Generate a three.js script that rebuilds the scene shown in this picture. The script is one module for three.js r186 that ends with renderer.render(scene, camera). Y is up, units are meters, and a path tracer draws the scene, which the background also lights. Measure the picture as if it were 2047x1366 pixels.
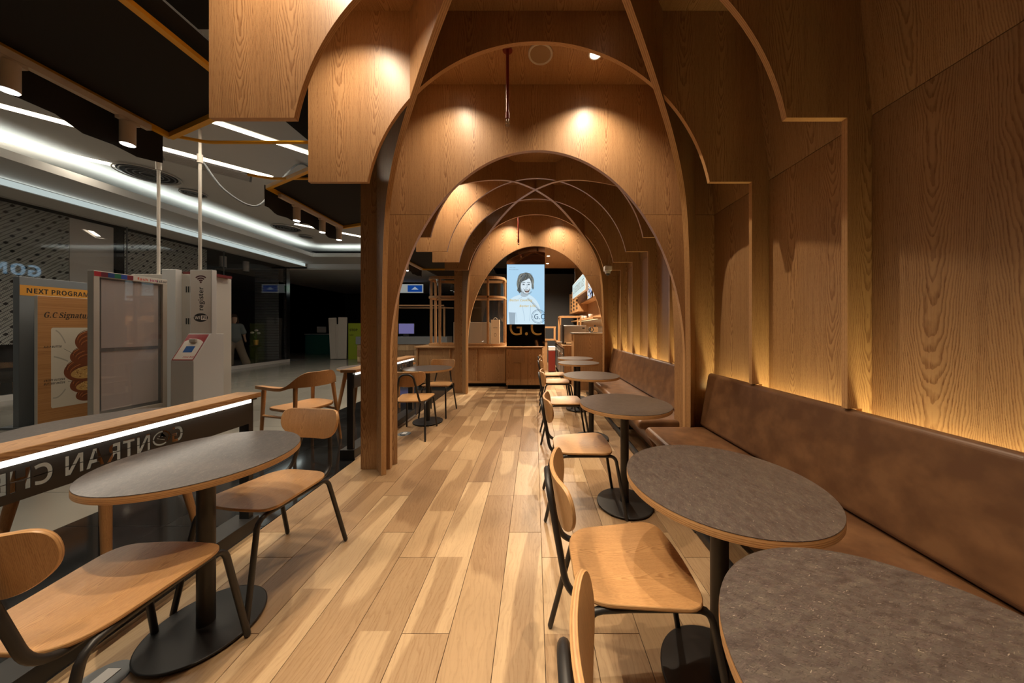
import * as THREE from 'three';
import { mergeGeometries } from 'three/addons/utils/BufferGeometryUtils.js';
import { RoundedBoxGeometry } from 'three/addons/geometries/RoundedBoxGeometry.js';
import { FontLoader } from 'three/addons/loaders/FontLoader.js';
import { MarchingCubes } from 'three/addons/objects/MarchingCubes.js';
import { RectAreaLightUniformsLib } from 'three/addons/lights/RectAreaLightUniformsLib.js';

// ---------- camera, sky, exposure ----------
const renderer = new THREE.WebGLRenderer();
renderer.toneMapping = THREE.LinearToneMapping;
renderer.toneMappingExposure = 0.88;
renderer.shadowMap.enabled = true;
RectAreaLightUniformsLib.init();
const scene = new THREE.Scene();
scene.background = new THREE.Color(0x000000);
const F = 604, CX = 1068, CY = 656, H = 1.305;          // focal length and horizon of a 2047 x 1366 frame, eye height
const camera = new THREE.PerspectiveCamera(2 * Math.atan(683 / F) * 180 / Math.PI, 2047 / 1366, 0.05, 80);
camera.setViewOffset(2047, 1366, 1023.5 - CX, 683 - CY, 2047, 1366);
camera.position.set(0, H, 0);
camera.lookAt(0, H, -1);
scene.add(camera);

// ---------- helpers ----------
let seed = 12345;
const rnd = () => { seed = (seed * 1664525 + 1013904223) >>> 0; return seed / 4294967296; };
const rr = (a, b) => a + (b - a) * rnd();
const clamp = (x, a = 0, b = 1) => Math.min(b, Math.max(a, x));
const mix = (a, b, t) => a + (b - a) * t;
const smooth = (a, b, x) => { const t = clamp((x - a) / (b - a)); return t * t * (3 - 2 * t); };
const P = (x, y, d) => new THREE.Vector3(x, y, -d);
const used = new Map();
function numbered(name) { const n = used.get(name) ?? 0; used.set(name, n + 1); return n ? name + '_' + String(n).padStart(3, '0') : name; }
function mesh(name, geo, mat, parent) {
  const m = new THREE.Mesh(geo, mat);
  m.name = parent ? name : numbered(name);
  m.castShadow = m.receiveShadow = true;
  (parent ?? scene).add(m);
  return m;
}
function tag(o, label, category, group) { o.userData.label = label; o.userData.category = category; if (group) o.userData.group = group; return o; }
function thing(name, label, category, [x, y, d] = [0, 0, 0], turn = 0, group) {
  const o = new THREE.Group(); o.name = numbered(name); scene.add(o);
  o.position.set(x, y, -d); o.rotation.y = turn;
  return tag(o, label, category, group);
}
function struct(name, geo, mat, label) {
  const o = geo ? new THREE.Mesh(geo, mat) : new THREE.Group();
  o.name = numbered(name); o.castShadow = o.receiveShadow = true; scene.add(o);
  o.userData = { kind: 'structure', label };
  return o;
}
function copy(src, [x, y, d], turn, label) {
  const c = src.clone(); c.name = numbered(src.name.replace(/_\d\d\d$/, '')); c.userData = { ...src.userData };
  scene.add(c); c.position.set(x, y, -d); c.rotation.y = turn; c.userData.label = label;
  return c;
}
const mg = (list) => mergeGeometries(list.map((g) => { const n = g.index ? g.toNonIndexed() : g; for (const k of Object.keys(n.attributes)) if (!['position', 'normal', 'uv'].includes(k)) n.deleteAttribute(k); n.clearGroups(); return n; }));
function metreUV(g, ox = 0, oy = 0) {
  const p = g.attributes.position, n = g.attributes.normal, uv = new Float32Array(p.count * 2);
  for (let i = 0; i < p.count; i++) {
    const ax = Math.abs(n.getX(i)), ay = Math.abs(n.getY(i)), az = Math.abs(n.getZ(i));
    let u, v;
    if (ax >= ay && ax >= az) { u = p.getZ(i); v = p.getY(i); } else if (ay >= az) { u = p.getZ(i); v = p.getX(i); } else { u = p.getX(i); v = p.getY(i); }
    uv[2 * i] = u + ox; uv[2 * i + 1] = v + oy;
  }
  g.setAttribute('uv', new THREE.BufferAttribute(uv, 2));
  return g;
}
// a box given by its extents; D is the distance in front of the camera
function bx(x0, x1, y0, y1, d0, d1, r = 0, grain = 'y') {
  const w = Math.abs(x1 - x0), h = Math.abs(y1 - y0), d = Math.abs(d1 - d0);
  const g = r ? new RoundedBoxGeometry(w, h, d, 2, Math.min(r, w / 2.01, h / 2.01, d / 2.01)) : new THREE.BoxGeometry(w, h, d);
  const o = g.index ? g.toNonIndexed() : g;
  metreUV(o, rr(0, 3), rr(0, 3));
  if (grain !== 'y') { const uv = o.attributes.uv; for (let i = 0; i < uv.count; i++) uv.setXY(i, uv.getY(i), uv.getX(i)); }
  o.translate((x0 + x1) / 2, (y0 + y1) / 2, -(d0 + d1) / 2);
  return o;
}
// a tube along points with rounded corners
function tubePath(pts, fillet) {
  const path = new THREE.CurvePath(); let last = pts[0];
  for (let i = 1; i < pts.length - 1; i++) {
    const a = pts[i - 1], b = pts[i], c = pts[i + 1];
    const f = Math.min(fillet, a.distanceTo(b) * 0.48, b.distanceTo(c) * 0.48);
    const p = b.clone().lerp(a, f / a.distanceTo(b)), q = b.clone().lerp(c, f / b.distanceTo(c));
    path.add(new THREE.LineCurve3(last, p)); path.add(new THREE.QuadraticBezierCurve3(p, b, q)); last = q;
  }
  path.add(new THREE.LineCurve3(last, pts[pts.length - 1]));
  return path;
}
function tube(pts, r, fillet = 0.04, seg = 36, rad = 10) {
  const v = pts.map((p) => p.isVector3 ? p : new THREE.Vector3(...p)), g = new THREE.TubeGeometry(tubePath(v, fillet), seg, r, rad, false);
  const a = v[0], b = v[v.length - 1];
  const cap = (at, from) => { const s = new THREE.SphereGeometry(r, rad, 6); s.translate(at.x, at.y, at.z); return s; };
  return mg([g, cap(a), cap(b)]);
}
// tapered round bar between two points
function bar(a, b, r0, r1, seg = 12) {
  const A = new THREE.Vector3(...a), B = new THREE.Vector3(...b), l = A.distanceTo(B);
  const g = new THREE.CylinderGeometry(r1, r0, l, seg, 1); metreUV(g.index ? (g) : g);
  g.translate(0, l / 2, 0);
  g.applyQuaternion(new THREE.Quaternion().setFromUnitVectors(new THREE.Vector3(0, 1, 0), B.clone().sub(A).normalize()));
  g.translate(A.x, A.y, A.z);
  return g.toNonIndexed();
}
// a plate: outline in (a, b), thickness t, softened rim, carried into space by put(a, b, c); group 0 the faces, 1 the rim
function plate(outline, t, put, { n = 72, rings = 6, bevel = 0.003 } = {}) {
  const pos = [], uv = [], faces = [], rim = [], h = t / 2;
  const ptsO = Array.from({ length: n }, (_, i) => outline((i / n) * Math.PI * 2));
  const add = (a, b, c, u, v) => { const p = put(a, b, c); pos.push(p.x, p.y, p.z); uv.push(u, v); return pos.length / 3 - 1; };
  let per = 0; const len = ptsO.map((p, i) => { const q = ptsO[(i + 1) % n], s = per; per += Math.hypot(q[0] - p[0], q[1] - p[1]); return s; });
  for (const side of [1, -1]) {
    const rows = [];
    for (let k = 0; k <= rings; k++) {
      const row = [];
      for (let i = 0; i < n; i++) {
        const [a, b] = ptsO[i], l = Math.hypot(a, b), f = (k / rings) * (1 - bevel / l);
        row.push(add(a * f, b * f, side * h, a * f, b * f));
      }
      rows.push(row);
    }
    for (let k = 0; k < rings; k++) for (let i = 0; i < n; i++) {
      const j = (i + 1) % n, q = [rows[k][i], rows[k + 1][i], rows[k + 1][j], rows[k][j]];
      if (side > 0) faces.push(q[0], q[1], q[2], ...(k ? [q[0], q[2], q[3]] : [])); else faces.push(q[0], q[2], q[1], ...(k ? [q[0], q[3], q[2]] : []));
    }
  }
  const levels = [[h, 1], [h - bevel, 0], [-h + bevel, 0], [-h, 1]], rows = levels.map(([c, inset]) => ptsO.concat([ptsO[0]]).map(([a, b], i) => {
    const l = Math.hypot(a, b), f = 1 - (inset ? bevel / l : 0);
    return add(a * f, b * f, c, i === n ? per : len[i], c + 0.5 * t);
  }));
  for (let k = 0; k < 3; k++) for (let i = 0; i < n; i++) rim.push(rows[k][i], rows[k + 1][i], rows[k + 1][i + 1], rows[k][i], rows[k + 1][i + 1], rows[k][i + 1]);
  const g = new THREE.BufferGeometry();
  g.setAttribute('position', new THREE.Float32BufferAttribute(pos, 3)); g.setAttribute('uv', new THREE.Float32BufferAttribute(uv, 2));
  g.setIndex([...faces, ...rim]); g.computeVertexNormals();
  g.addGroup(0, faces.length, 0); g.addGroup(faces.length, rim.length, 1);
  return g;
}
function roundedPoly(pts, rad, n) {   // sampled outline of a polygon with rounded corners, counter-clockwise from +x
  const path = new THREE.Path(); const N = pts.length;
  pts.forEach(([x, y], i) => { const a = pts[(i + N - 1) % N], c = pts[(i + 1) % N], la = Math.hypot(a[0] - x, a[1] - y), lc = Math.hypot(c[0] - x, c[1] - y), f = Math.min(rad[i], la * 0.49, lc * 0.49); const p = [x + (a[0] - x) * f / la, y + (a[1] - y) * f / la], q = [x + (c[0] - x) * f / lc, y + (c[1] - y) * f / lc]; if (i) path.lineTo(...p); else path.moveTo(...p); path.quadraticCurveTo(x, y, ...q); });
  path.closePath(); const list = path.getSpacedPoints(n);
  return (k) => { const p = list[Math.round(k / (Math.PI * 2) * n) % n]; return [p.x, p.y]; };
}
const superE = (a, b, n) => (t) => { const c = Math.cos(t), s = Math.sin(t); return [a * Math.sign(c) * Math.abs(c) ** (2 / n), b * Math.sign(s) * Math.abs(s) ** (2 / n)]; };

// ---------- noise and textures ----------
const hash = (x, y, s) => { let h = Math.imul(x, 374761393) + Math.imul(y, 668265263) + Math.imul(s, 1442695041); h = Math.imul(h ^ (h >>> 13), 1274126177); return ((h ^ (h >>> 16)) >>> 0) / 4294967296; };
function noise(x, y, px, py, s) {     // value noise with period px, py
  const xi = Math.floor(x), yi = Math.floor(y), fx = x - xi, fy = y - yi, w = (k, p) => ((k % p) + p) % p;
  const u = fx * fx * (3 - 2 * fx), v = fy * fy * (3 - 2 * fy), x0 = w(xi, px), x1 = w(xi + 1, px), y0 = w(yi, py), y1 = w(yi + 1, py);
  return mix(mix(hash(x0, y0, s), hash(x1, y0, s), u), mix(hash(x0, y1, s), hash(x1, y1, s), u), v);
}
const fbm = (x, y, px, py, s, o = 4) => { let a = 0.5, t = 0, m = 0; for (let i = 0; i < o; i++) { t += a * noise(x, y, px, py, s + i); m += a; x *= 2; y *= 2; px *= 2; py *= 2; a *= 0.5; } return t / m; };
const toS = (c) => 255 * (c <= 0.0031308 ? 12.92 * c : 1.055 * Math.pow(c, 1 / 2.4) - 0.055);
function colourTex(w, h, fn, rx = 1, ry = 1) {   // fn(u, v) gives linear rgb
  const d = new Uint8Array(w * h * 4);
  for (let y = 0; y < h; y++) for (let x = 0; x < w; x++) { const c = fn((x + 0.5) / w, (y + 0.5) / h), o = (y * w + x) * 4; for (let k = 0; k < 3; k++) d[o + k] = clamp(toS(clamp(c[k])), 0, 255); d[o + 3] = 255; }
  const t = new THREE.DataTexture(d, w, h); t.colorSpace = THREE.SRGBColorSpace; t.wrapS = t.wrapT = THREE.RepeatWrapping; t.magFilter = THREE.LinearFilter; t.repeat.set(rx, ry); t.needsUpdate = true;
  return t;
}
const lerp3 = (a, b, t) => [mix(a[0], b[0], t), mix(a[1], b[1], t), mix(a[2], b[2], t)];
// oak veneer, 1.22 m x 2.44 m, four book-matched leaves
function oakTex(s, light, dark, w = 1024, h = 2048) {
  return colourTex(w, h, (u, v) => {
    const X = u * 4, fi = Math.floor(X), odd = fi % 2; let fx = X - fi; if (odd) fx = 1 - fx;
    const t = (fx - 0.42 - 0.08 * (fi > 1 ? 1 : -1)) * 2, vv = v + (fi > 1 ? 0.37 : 0);
    const wob = (fbm(fx * 2 + (fi > 1 ? 7 : 0), vv * 4, 16, 4, s, 3) - 0.5) * 9 + (fbm(fx * 14, vv * 40, 64, 40, s + 9) - 0.5) * 1.0;
    const ring = 40 - vv * 20 + 26 * t * t / (1 + 0.5 * t * t) + 2 * Math.abs(t) + wob, f = ring - Math.floor(ring);
    const late = smooth(0.30, 0.88, f) * (1 - smooth(0.92, 1, f));
    const pore = smooth(0.62, 0.9, noise(u * 520, v * 70, 520, 70, s + 20)) * (0.25 + 0.75 * late);
    const fine = fbm(u * 180, v * 8, 180, 8, s + 31, 3);
    const tone = 0.86 + 0.28 * fbm(u * 5, v * 3, 5, 3, s + 40, 3);
    const c = lerp3(light, dark, clamp(0.70 * late + 0.5 * pore + 0.6 * (fine - 0.5)));
    return c.map((k) => k * tone);
  }, 1 / 1.22, 1 / 2.44);
}
const oakA = oakTex(1, [0.395, 0.230, 0.108], [0.20, 0.092, 0.036]);
const oakB = oakTex(77, [0.41, 0.235, 0.105], [0.21, 0.095, 0.036], 768, 1536);
// ply edge: layers across the thickness (v), 30 mm period
const plyTex = colourTex(256, 64, (u, v) => {
  const k = Math.floor(v * 7), dark = k % 2, n = fbm(u * 40, v * 14, 40, 14, 5, 3);
  return lerp3([0.56, 0.33, 0.145], [0.33, 0.165, 0.062], clamp((dark ? 0.75 : 0.12) + (n - 0.5) * 0.7));
}, 1 / 0.5, 1 / 0.03);
const plyThin = plyTex.clone(); plyThin.repeat.set(2, 1 / 0.02); plyThin.needsUpdate = true;
function plankTex(s) {
  return colourTex(192, 1024, (u, v) => {
    const sl = (hash(s, 1, 3) - 0.5) * 1.3, w = u + sl * (v - 0.5) + 0.16 * (fbm(v * 3, s, 8, 64, s, 3) - 0.5);
    const band = smooth(0.47, 0.54, fbm(w * 1.5 + 3, v * 1.4, 16, 4, s + 3, 2)) * 0.55;
    const ring = w * 9 + (fbm(w * 3, v * 5, 8, 8, s + 8) - 0.5) * 5, f = ring - Math.floor(ring);
    const line = smooth(0.6, 0.95, f) * 0.20 + smooth(0.66, 0.92, noise(u * 90, v * 60, 90, 60, s + 14)) * 0.16 + (fbm(u * 40, v * 5, 40, 5, s + 25, 3) - 0.5) * 0.30;
    const tone = 0.88 + 0.24 * fbm(u * 2, v * 4, 2, 4, s + 33);
    return lerp3([0.51, 0.36, 0.21], [0.26, 0.155, 0.078], clamp(band + line)).map((k) => k * tone);
  });
}
const plankTexs = [11, 23, 37, 51, 68].map(plankTex);
const leatherTex = colourTex(512, 512, (u, v) => {
  const n = fbm(u * 7, v * 7, 7, 7, 91, 5), m = fbm(u * 30, v * 30, 30, 30, 95, 3), c = clamp((n - 0.32) * 2.2 + (m - 0.5) * 0.5);
  return lerp3([0.10, 0.045, 0.019], [0.165, 0.079, 0.034], c);
}, 1 / 0.7, 1 / 0.7);
// dark stone-look laminate with short pale and dark fibres
const lamTex = (() => {
  const S = 1024, cv = document.createElement('canvas'); cv.width = cv.height = S; const c = cv.getContext('2d');
  c.fillStyle = '#4c443f'; c.fillRect(0, 0, S, S);
  for (let i = 0; i < 3400; i++) { const g = rr(0, 1), x = rr(0, S), y = rr(0, S), a = rr(-0.3, 0.9); c.fillStyle = g < 0.5 ? 'rgba(38,30,26,0.10)' : 'rgba(112,100,90,0.09)'; c.beginPath(); c.ellipse(x, y, rr(10, 46), rr(4, 16), a, 0, 7); c.fill(); }
  for (let i = 0; i < 15000; i++) {
    const x = rr(0, S), y = rr(0, S), a = rr(-0.4, 1.0), l = rr(3, 16), p = rnd();
    c.strokeStyle = p < 0.55 ? `rgba(34,27,23,${rr(0.15, 0.5)})` : p < 0.965 ? `rgba(134,120,106,${rr(0.10, 0.36)})` : `rgba(200,186,166,${rr(0.25, 0.6)})`;
    c.lineWidth = rr(0.8, 2.4); c.beginPath(); c.moveTo(x, y); c.lineTo(x + Math.cos(a) * l, y + Math.sin(a) * l); c.stroke();
  }
  const t = new THREE.CanvasTexture(cv); t.colorSpace = THREE.SRGBColorSpace; t.wrapS = t.wrapT = THREE.RepeatWrapping; t.repeat.set(1 / 0.5, 1 / 0.5); return t;
})();
function canvasTex(w, h, draw) { const cv = document.createElement('canvas'); cv.width = w; cv.height = h; draw(cv.getContext('2d'), w, h); const t = new THREE.CanvasTexture(cv); t.colorSpace = THREE.SRGBColorSpace; return t; }

// ---------- materials ----------
const M = {};
const std = (o) => new THREE.MeshStandardMaterial(o), phys = (o) => new THREE.MeshPhysicalMaterial(o);
M.oak = std({ map: oakA, roughness: 0.42 });
M.oakB = std({ map: oakB, roughness: 0.42 });
M.ply = std({ map: plyTex, roughness: 0.42 });
M.plyThin = std({ map: plyThin, roughness: 0.4 });
const seatOak = oakTex(140, [0.52, 0.29, 0.12], [0.33, 0.16, 0.058], 512, 512); seatOak.repeat.set(1 / 0.61, 1 / 1.22);
M.seat = phys({ map: seatOak, roughness: 0.38, clearcoat: 0.25, clearcoatRoughness: 0.3 });
M.planks = plankTexs.flatMap((t) => [[1, 1, 1], [0.86, 0.82, 0.78], [0.70, 0.64, 0.60]].map((c) => std({ map: t, roughness: 0.38, color: new THREE.Color().setRGB(...c) })));
M.joint = std({ color: new THREE.Color().setRGB(0.05, 0.03, 0.02), roughness: 0.9 });
M.leather = std({ map: leatherTex, roughness: 0.42 });
M.lam = std({ map: lamTex, roughness: 0.34 });
M.black = std({ color: new THREE.Color().setRGB(0.018, 0.017, 0.017), roughness: 0.42, metalness: 0.0 });
M.blackMatt = std({ color: new THREE.Color().setRGB(0.010, 0.010, 0.010), roughness: 0.95 });
M.blackPanel = std({ color: new THREE.Color().setRGB(0.028, 0.025, 0.022), roughness: 0.5 });
M.yellow = std({ color: new THREE.Color().setRGB(0.70, 0.38, 0.02), roughness: 0.5 });
M.white = std({ color: new THREE.Color().setRGB(0.62, 0.60, 0.58), roughness: 0.55 });
M.offwhite = std({ color: new THREE.Color().setRGB(0.55, 0.50, 0.44), roughness: 0.6 });
M.plaster = std({ color: new THREE.Color().setRGB(0.52, 0.51, 0.49), roughness: 0.9 });
M.steel = std({ color: new THREE.Color().setRGB(0.55, 0.54, 0.53), roughness: 0.3, metalness: 1 });
M.chrome = std({ color: new THREE.Color().setRGB(0.7, 0.7, 0.7), roughness: 0.12, metalness: 1 });
M.gold = std({ color: new THREE.Color().setRGB(0.72, 0.45, 0.13), roughness: 0.35, metalness: 0.7 });
M.red = std({ color: new THREE.Color().setRGB(0.16, 0.018, 0.012), roughness: 0.35 });
M.glass = phys({ color: 0xffffff, transmission: 1, roughness: 0.02, thickness: 0, ior: 1.5 });
M.greyMetal = std({ color: new THREE.Color().setRGB(0.16, 0.17, 0.18), roughness: 0.5 });
M.dark = std({ color: new THREE.Color().setRGB(0.03, 0.032, 0.036), roughness: 0.8 });
const glow = (r, g, b, k) => std({ color: 0x000000, emissive: new THREE.Color().setRGB(r, g, b), emissiveIntensity: k, roughness: 0.6 });
M.ledWhite = glow(1, 0.93, 0.80, 3.2);
M.ledWarm = glow(1, 0.78, 0.40, 2.0);
M.lens = glow(1, 0.82, 0.58, 9);
M.slot = glow(1, 0.86, 0.62, 1.15);
M.cove = glow(0.86, 1, 0.98, 1.5);
M.spotFace = glow(1, 0.95, 0.88, 9);

// ---------- lamps ----------
const WARM = new THREE.Color().setRGB(1, 0.80, 0.57);
function area(name, x, y, d, w, h, tx, ty, td, rgb, k) {
  const l = new THREE.RectAreaLight(new THREE.Color().setRGB(...rgb), k, w, h); l.name = name;
  l.position.set(x, y, -d); l.lookAt(tx, ty, -td); scene.add(l); return l;
}
const ringGeo = new THREE.TorusGeometry(0.05, 0.007, 8, 32).rotateX(Math.PI / 2), lensGeo = new THREE.CylinderGeometry(0.042, 0.042, 0.006, 24);
function downlight(x, y, d, k, angle, pen, label, tx = x, td = d) {
  const t = thing('recessed_downlight', label, 'downlight', [x, y, d], 0, 'recessed ceiling downlights');
  const r = mesh('trim_ring', ringGeo, M.white, t); r.position.y = -0.004;
  const l = mesh('lens', lensGeo, M.lens, t); l.position.y = -0.006;
  const s = new THREE.SpotLight(WARM, k, 0, angle, pen, 2); s.name = 'downlight_beam'; s.position.set(x, y - 0.02, -d); s.target.position.set(tx, 0, -td); s.shadow.radius = 0.6; s.castShadow = true;
  scene.add(s, s.target);
}

// ================= the shop: floor, right wall, ceiling =================
const CEIL = 3.55, XL = -1.60, XR = 1.66, S = 0.652, DC = 2.785, DF = 6.045;
{
  const fl = struct('floor', null, null, 'warm brown wood plank floor of the cafe');
  mesh('subfloor', bx(-1.77, 1.66, -0.05, -0.004, -1.2, 11.5), M.joint, fl);
  const pw = 0.203, pl = 1.27, offs = [2.56, 2.35, 1.93, 1.72];
  const cache = [0, 1, 2].map((i) => new RoundedBoxGeometry(pw - 0.0022, 0.012, pl - 0.0022, 1, 0.0015));
  cache.forEach((g, i) => { const p = g.attributes.position, uv = g.attributes.uv; for (let k = 0; k < p.count; k++) uv.setXY(k, p.getX(k) / pw + 0.5, p.getZ(k) / pl + 0.5 + i * 0.33); });
  let last = -1;
  for (let k = -9; k <= 7; k++) {
    const x0 = 0.043 + k * pw, x1 = Math.min(x0 + pw, 1.66), xa = Math.max(x0, -1.77), o = offs[(((k + 7) % 4) + 4) % 4];
    for (let j = -3; j <= 7; j++) {
      const d0 = o + j * pl; if (d0 > 11.4 || d0 + pl < -1.15) continue;
      const full = xa === x0 && x1 === x0 + pw; let mi; do { mi = Math.floor(rnd() * M.planks.length); } while (mi === last); last = mi;
      let g = cache[(k + j + 30) % 3];
      if (!full) { g = new THREE.BoxGeometry(x1 - xa - 0.002, 0.012, pl - 0.002); const p = g.attributes.position, uv = g.attributes.uv; for (let q = 0; q < p.count; q++) uv.setXY(q, p.getX(q) / pw + 0.5, p.getZ(q) / pl + 0.5); }
      const m = mesh('plank', g, M.planks[mi], fl); m.position.set((xa + x1) / 2, -0.006, -(d0 + pl / 2)); if (rnd() < 0.5) m.rotation.y = Math.PI;
    }
  }
}
{
  const w = struct('wall_right', null, null, 'oak veneer wall behind the leather benches');
  mesh('wall_core', bx(XR + 0.022, XR + 0.12, 0, CEIL + 0.1, -1.2, 11.6), M.oak, w);
  const edges = [-1.2, -0.47, 0.182, 0.834, 1.486, 2.138, DC, 3.437, 4.089, 4.741, 5.393, DF, 7.4, 8.8, 10.2, 11.6];
  for (let i = 0; i + 1 < edges.length; i++) {
    mesh('lower_panel', bx(XR, XR + 0.02, 0.001, 2.347, edges[i] + 0.001, edges[i + 1] - 0.001), i % 2 ? M.oak : M.oakB, w);
    const up = bx(XR, XR + 0.02, 2.351, CEIL - 0.001, edges[i] + 0.001, edges[i + 1] - 0.001);   // the upper wall leans into the room
    up.applyMatrix4(new THREE.Matrix4().set(1, -0.105, 0, 0.105 * 2.351, 0, 1, 0, 0, 0, 0, 1, 0, 0, 0, 0, 1));
    mesh('upper_panel', up, i % 2 ? M.oakB : M.oak, w);
  }
  const c = struct('ceiling', null, null, 'oak veneer ceiling of the cafe between the arch boards');
  const e2 = [-1.2, -0.47, 0.182, 0.834, 1.486, 2.138, DC, 3.437, 4.089, 4.741, 5.393, DF];
  for (let i = 0; i + 1 < e2.length; i++) mesh('ceiling_panel', bx(XL, XR, CEIL, CEIL + 0.02, e2[i] + 0.0005, e2[i + 1] - 0.0005, 0, 'x'), M.oakB, c);
  mesh('ceiling_core', bx(XL, XR + 0.12, CEIL + 0.021, CEIL + 0.1, -1.2, DF), M.blackMatt, c);
}

// ================= arch boards, columns and crossing ribs =================
const ACX = 0.03;
function extrude(shape, t, d) {
  const g = new THREE.ExtrudeGeometry(shape, { depth: t, bevelEnabled: false, curveSegments: 48 });
  g.translate(0, 0, -(d + t));
  const uv = g.attributes.uv, grp = g.groups[0], ox = rr(0, 5), oy = rr(0, 5);
  for (let i = grp.start; i < grp.start + grp.count; i++) uv.setXY(i, uv.getX(i) + ox, uv.getY(i) + oy);
  const g2 = g.groups[1], p = g.attributes.position; for (let i = g2.start; i < g2.start + g2.count; i++) uv.setXY(i, p.getY(i) + p.getX(i), (-p.getZ(i) - d) * 0.03 / t);
  return g;
}
function hangingBoard(d, label) {
  const R = 1.235, cy = 2.10, ys = 2.34, a0 = Math.asin((ys - cy) / R), s = new THREE.Shape();
  s.moveTo(XL, CEIL); s.lineTo(XL, ys); s.lineTo(ACX - R * Math.cos(a0), ys);
  for (let i = 1; i <= 60; i++) { const a = Math.PI - a0 - (Math.PI - 2 * a0) * i / 60; s.lineTo(ACX + R * Math.cos(a), cy + R * Math.sin(a)); }
  s.lineTo(1.54, ys); s.lineTo(1.54, 0.908); s.lineTo(1.612, 0.908); s.lineTo(1.612, 0.83); s.lineTo(XR, 0.83); s.lineTo(XR, CEIL); s.closePath();
  return tag(mesh('arch_board', extrude(s, 0.028, d), [M.oak, M.ply]), label, 'arch board', 'stepped oak arch boards across the cafe');
}
hangingBoard(0.182, 'oak arch board with a stepped edge, above the nearest bench table');
hangingBoard(0.834, 'oak arch board with a stepped edge just above the camera');
hangingBoard(1.486, 'nearest oak arch board in view, its square left end hanging in the top left');
hangingBoard(2.138, 'second oak arch board from the camera, its arch framing the round ceiling speaker');
hangingBoard(3.437, 'first thin arch board behind the near oak portal, stepped over the far bench');
hangingBoard(4.089, 'second arch board behind the near oak portal, brightly lit on its left');
hangingBoard(4.741, 'third arch board behind the near oak portal');
hangingBoard(5.393, 'arch board closest to the far oak portal, above the dome camera');
const EA = 1.36, EB = 1.946, EY = 1.0;
function portal(d, label) {
  const t = thing('oak_portal', label, 'portal', [0, 0, 0], 0, 'oak portals with tall arched openings'), th = 0.04, ys = 2.35, g = 0.0015;
  const ex = (y) => EA * Math.sqrt(Math.max(0, 1 - ((y - EY) / EB) ** 2));
  const up = new THREE.Shape(); up.moveTo(XL, CEIL); up.lineTo(XL, ys + g); up.lineTo(ACX - ex(ys), ys + g);
  const a0 = Math.asin((ys - EY) / EB);
  for (let i = 1; i < 60; i++) { const a = Math.PI - a0 - (Math.PI - 2 * a0) * i / 60; up.lineTo(ACX + EA * Math.cos(a), EY + EB * Math.sin(a)); }
  up.lineTo(ACX + ex(ys), ys + g); up.lineTo(XR, ys + g); up.lineTo(XR, CEIL); up.closePath();
  mesh('upper_board', extrude(up, th, d), [M.oak, M.ply], t);
  for (const s of [-1, 1]) {
    const xo = s < 0 ? XL : XR, sh = new THREE.Shape(); sh.moveTo(xo, ys - g); sh.lineTo(xo, 0.002); sh.lineTo(ACX + s * EA, 0.002); sh.lineTo(ACX + s * EA, EY);
    for (let i = 1; i <= 40; i++) { const a = a0 * i / 40; sh.lineTo(ACX + s * EA * Math.cos(a), EY + EB * Math.sin(a) - (i === 40 ? g : 0)); }
    sh.closePath(); mesh('leg_board', extrude(sh, th, d), [M.oakB, M.ply], t);
  }
  // outer return of the left column
  mesh('column_side', bx(XL - 0.0, XL + 0.03, 0.002, 2.34, d + th + 0.001, d + 0.16), M.oakB, t);
  return t;
}
portal(-0.47, 'oak portal just behind the camera');
portal(DC, 'nearer oak portal whose left leg stands beside the rail gap');
portal(DF, 'far oak portal framing the hanging screen');
const ribPts = [[0, 3.335], [0.2, 3.296], [0.4, 3.165], [0.61, 2.955], [0.75, 2.77], [0.84, 2.585], [0.9, 2.37], [0.935, 2.05], [0.953, 1.6], [0.962, 1.1], [0.962, 0.5], [0.962, 0.002]];
function rib(d0, d1, dir, label) {
  const dz = d1 - d0, hw = 1.40, L = Math.hypot(hw, dz / 2), curve = new THREE.SplineCurve(ribPts.map(([q, y]) => new THREE.Vector2(q, y))).getPoints(90);
  const s = new THREE.Shape(), out = 1.035 * L;
  s.moveTo(-out, 0.002); s.lineTo(-out, CEIL); s.lineTo(out, CEIL); s.lineTo(out, 0.002);
  for (let i = curve.length - 1; i >= 0; i--) s.lineTo(curve[i].x * L, curve[i].y);
  for (let i = 1; i < curve.length; i++) s.lineTo(-curve[i].x * L, curve[i].y);
  s.closePath();
  const g = extrude(s, 0.04, -0.02);
  const m = mesh('crossing_rib', g, [M.oakB, M.ply]);
  m.position.set(ACX * 0.5, 0, -(d0 + d1) / 2); m.rotation.y = dir * Math.atan2(dz, 2 * hw);
  return tag(m, label, 'vault rib', 'diagonal ribs crossing under the ceiling');
}
rib(-0.41, 2.735, -1, 'near diagonal oak rib springing from the left leg of the nearer portal');
rib(-0.41, 2.735, 1, 'near diagonal oak rib springing from the right leg of the nearer portal');
rib(2.86, 6.01, 1, 'far diagonal rib rising from the left leg of the nearer portal');
rib(2.86, 6.01, -1, 'far diagonal rib rising from the right leg of the nearer portal');

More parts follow.
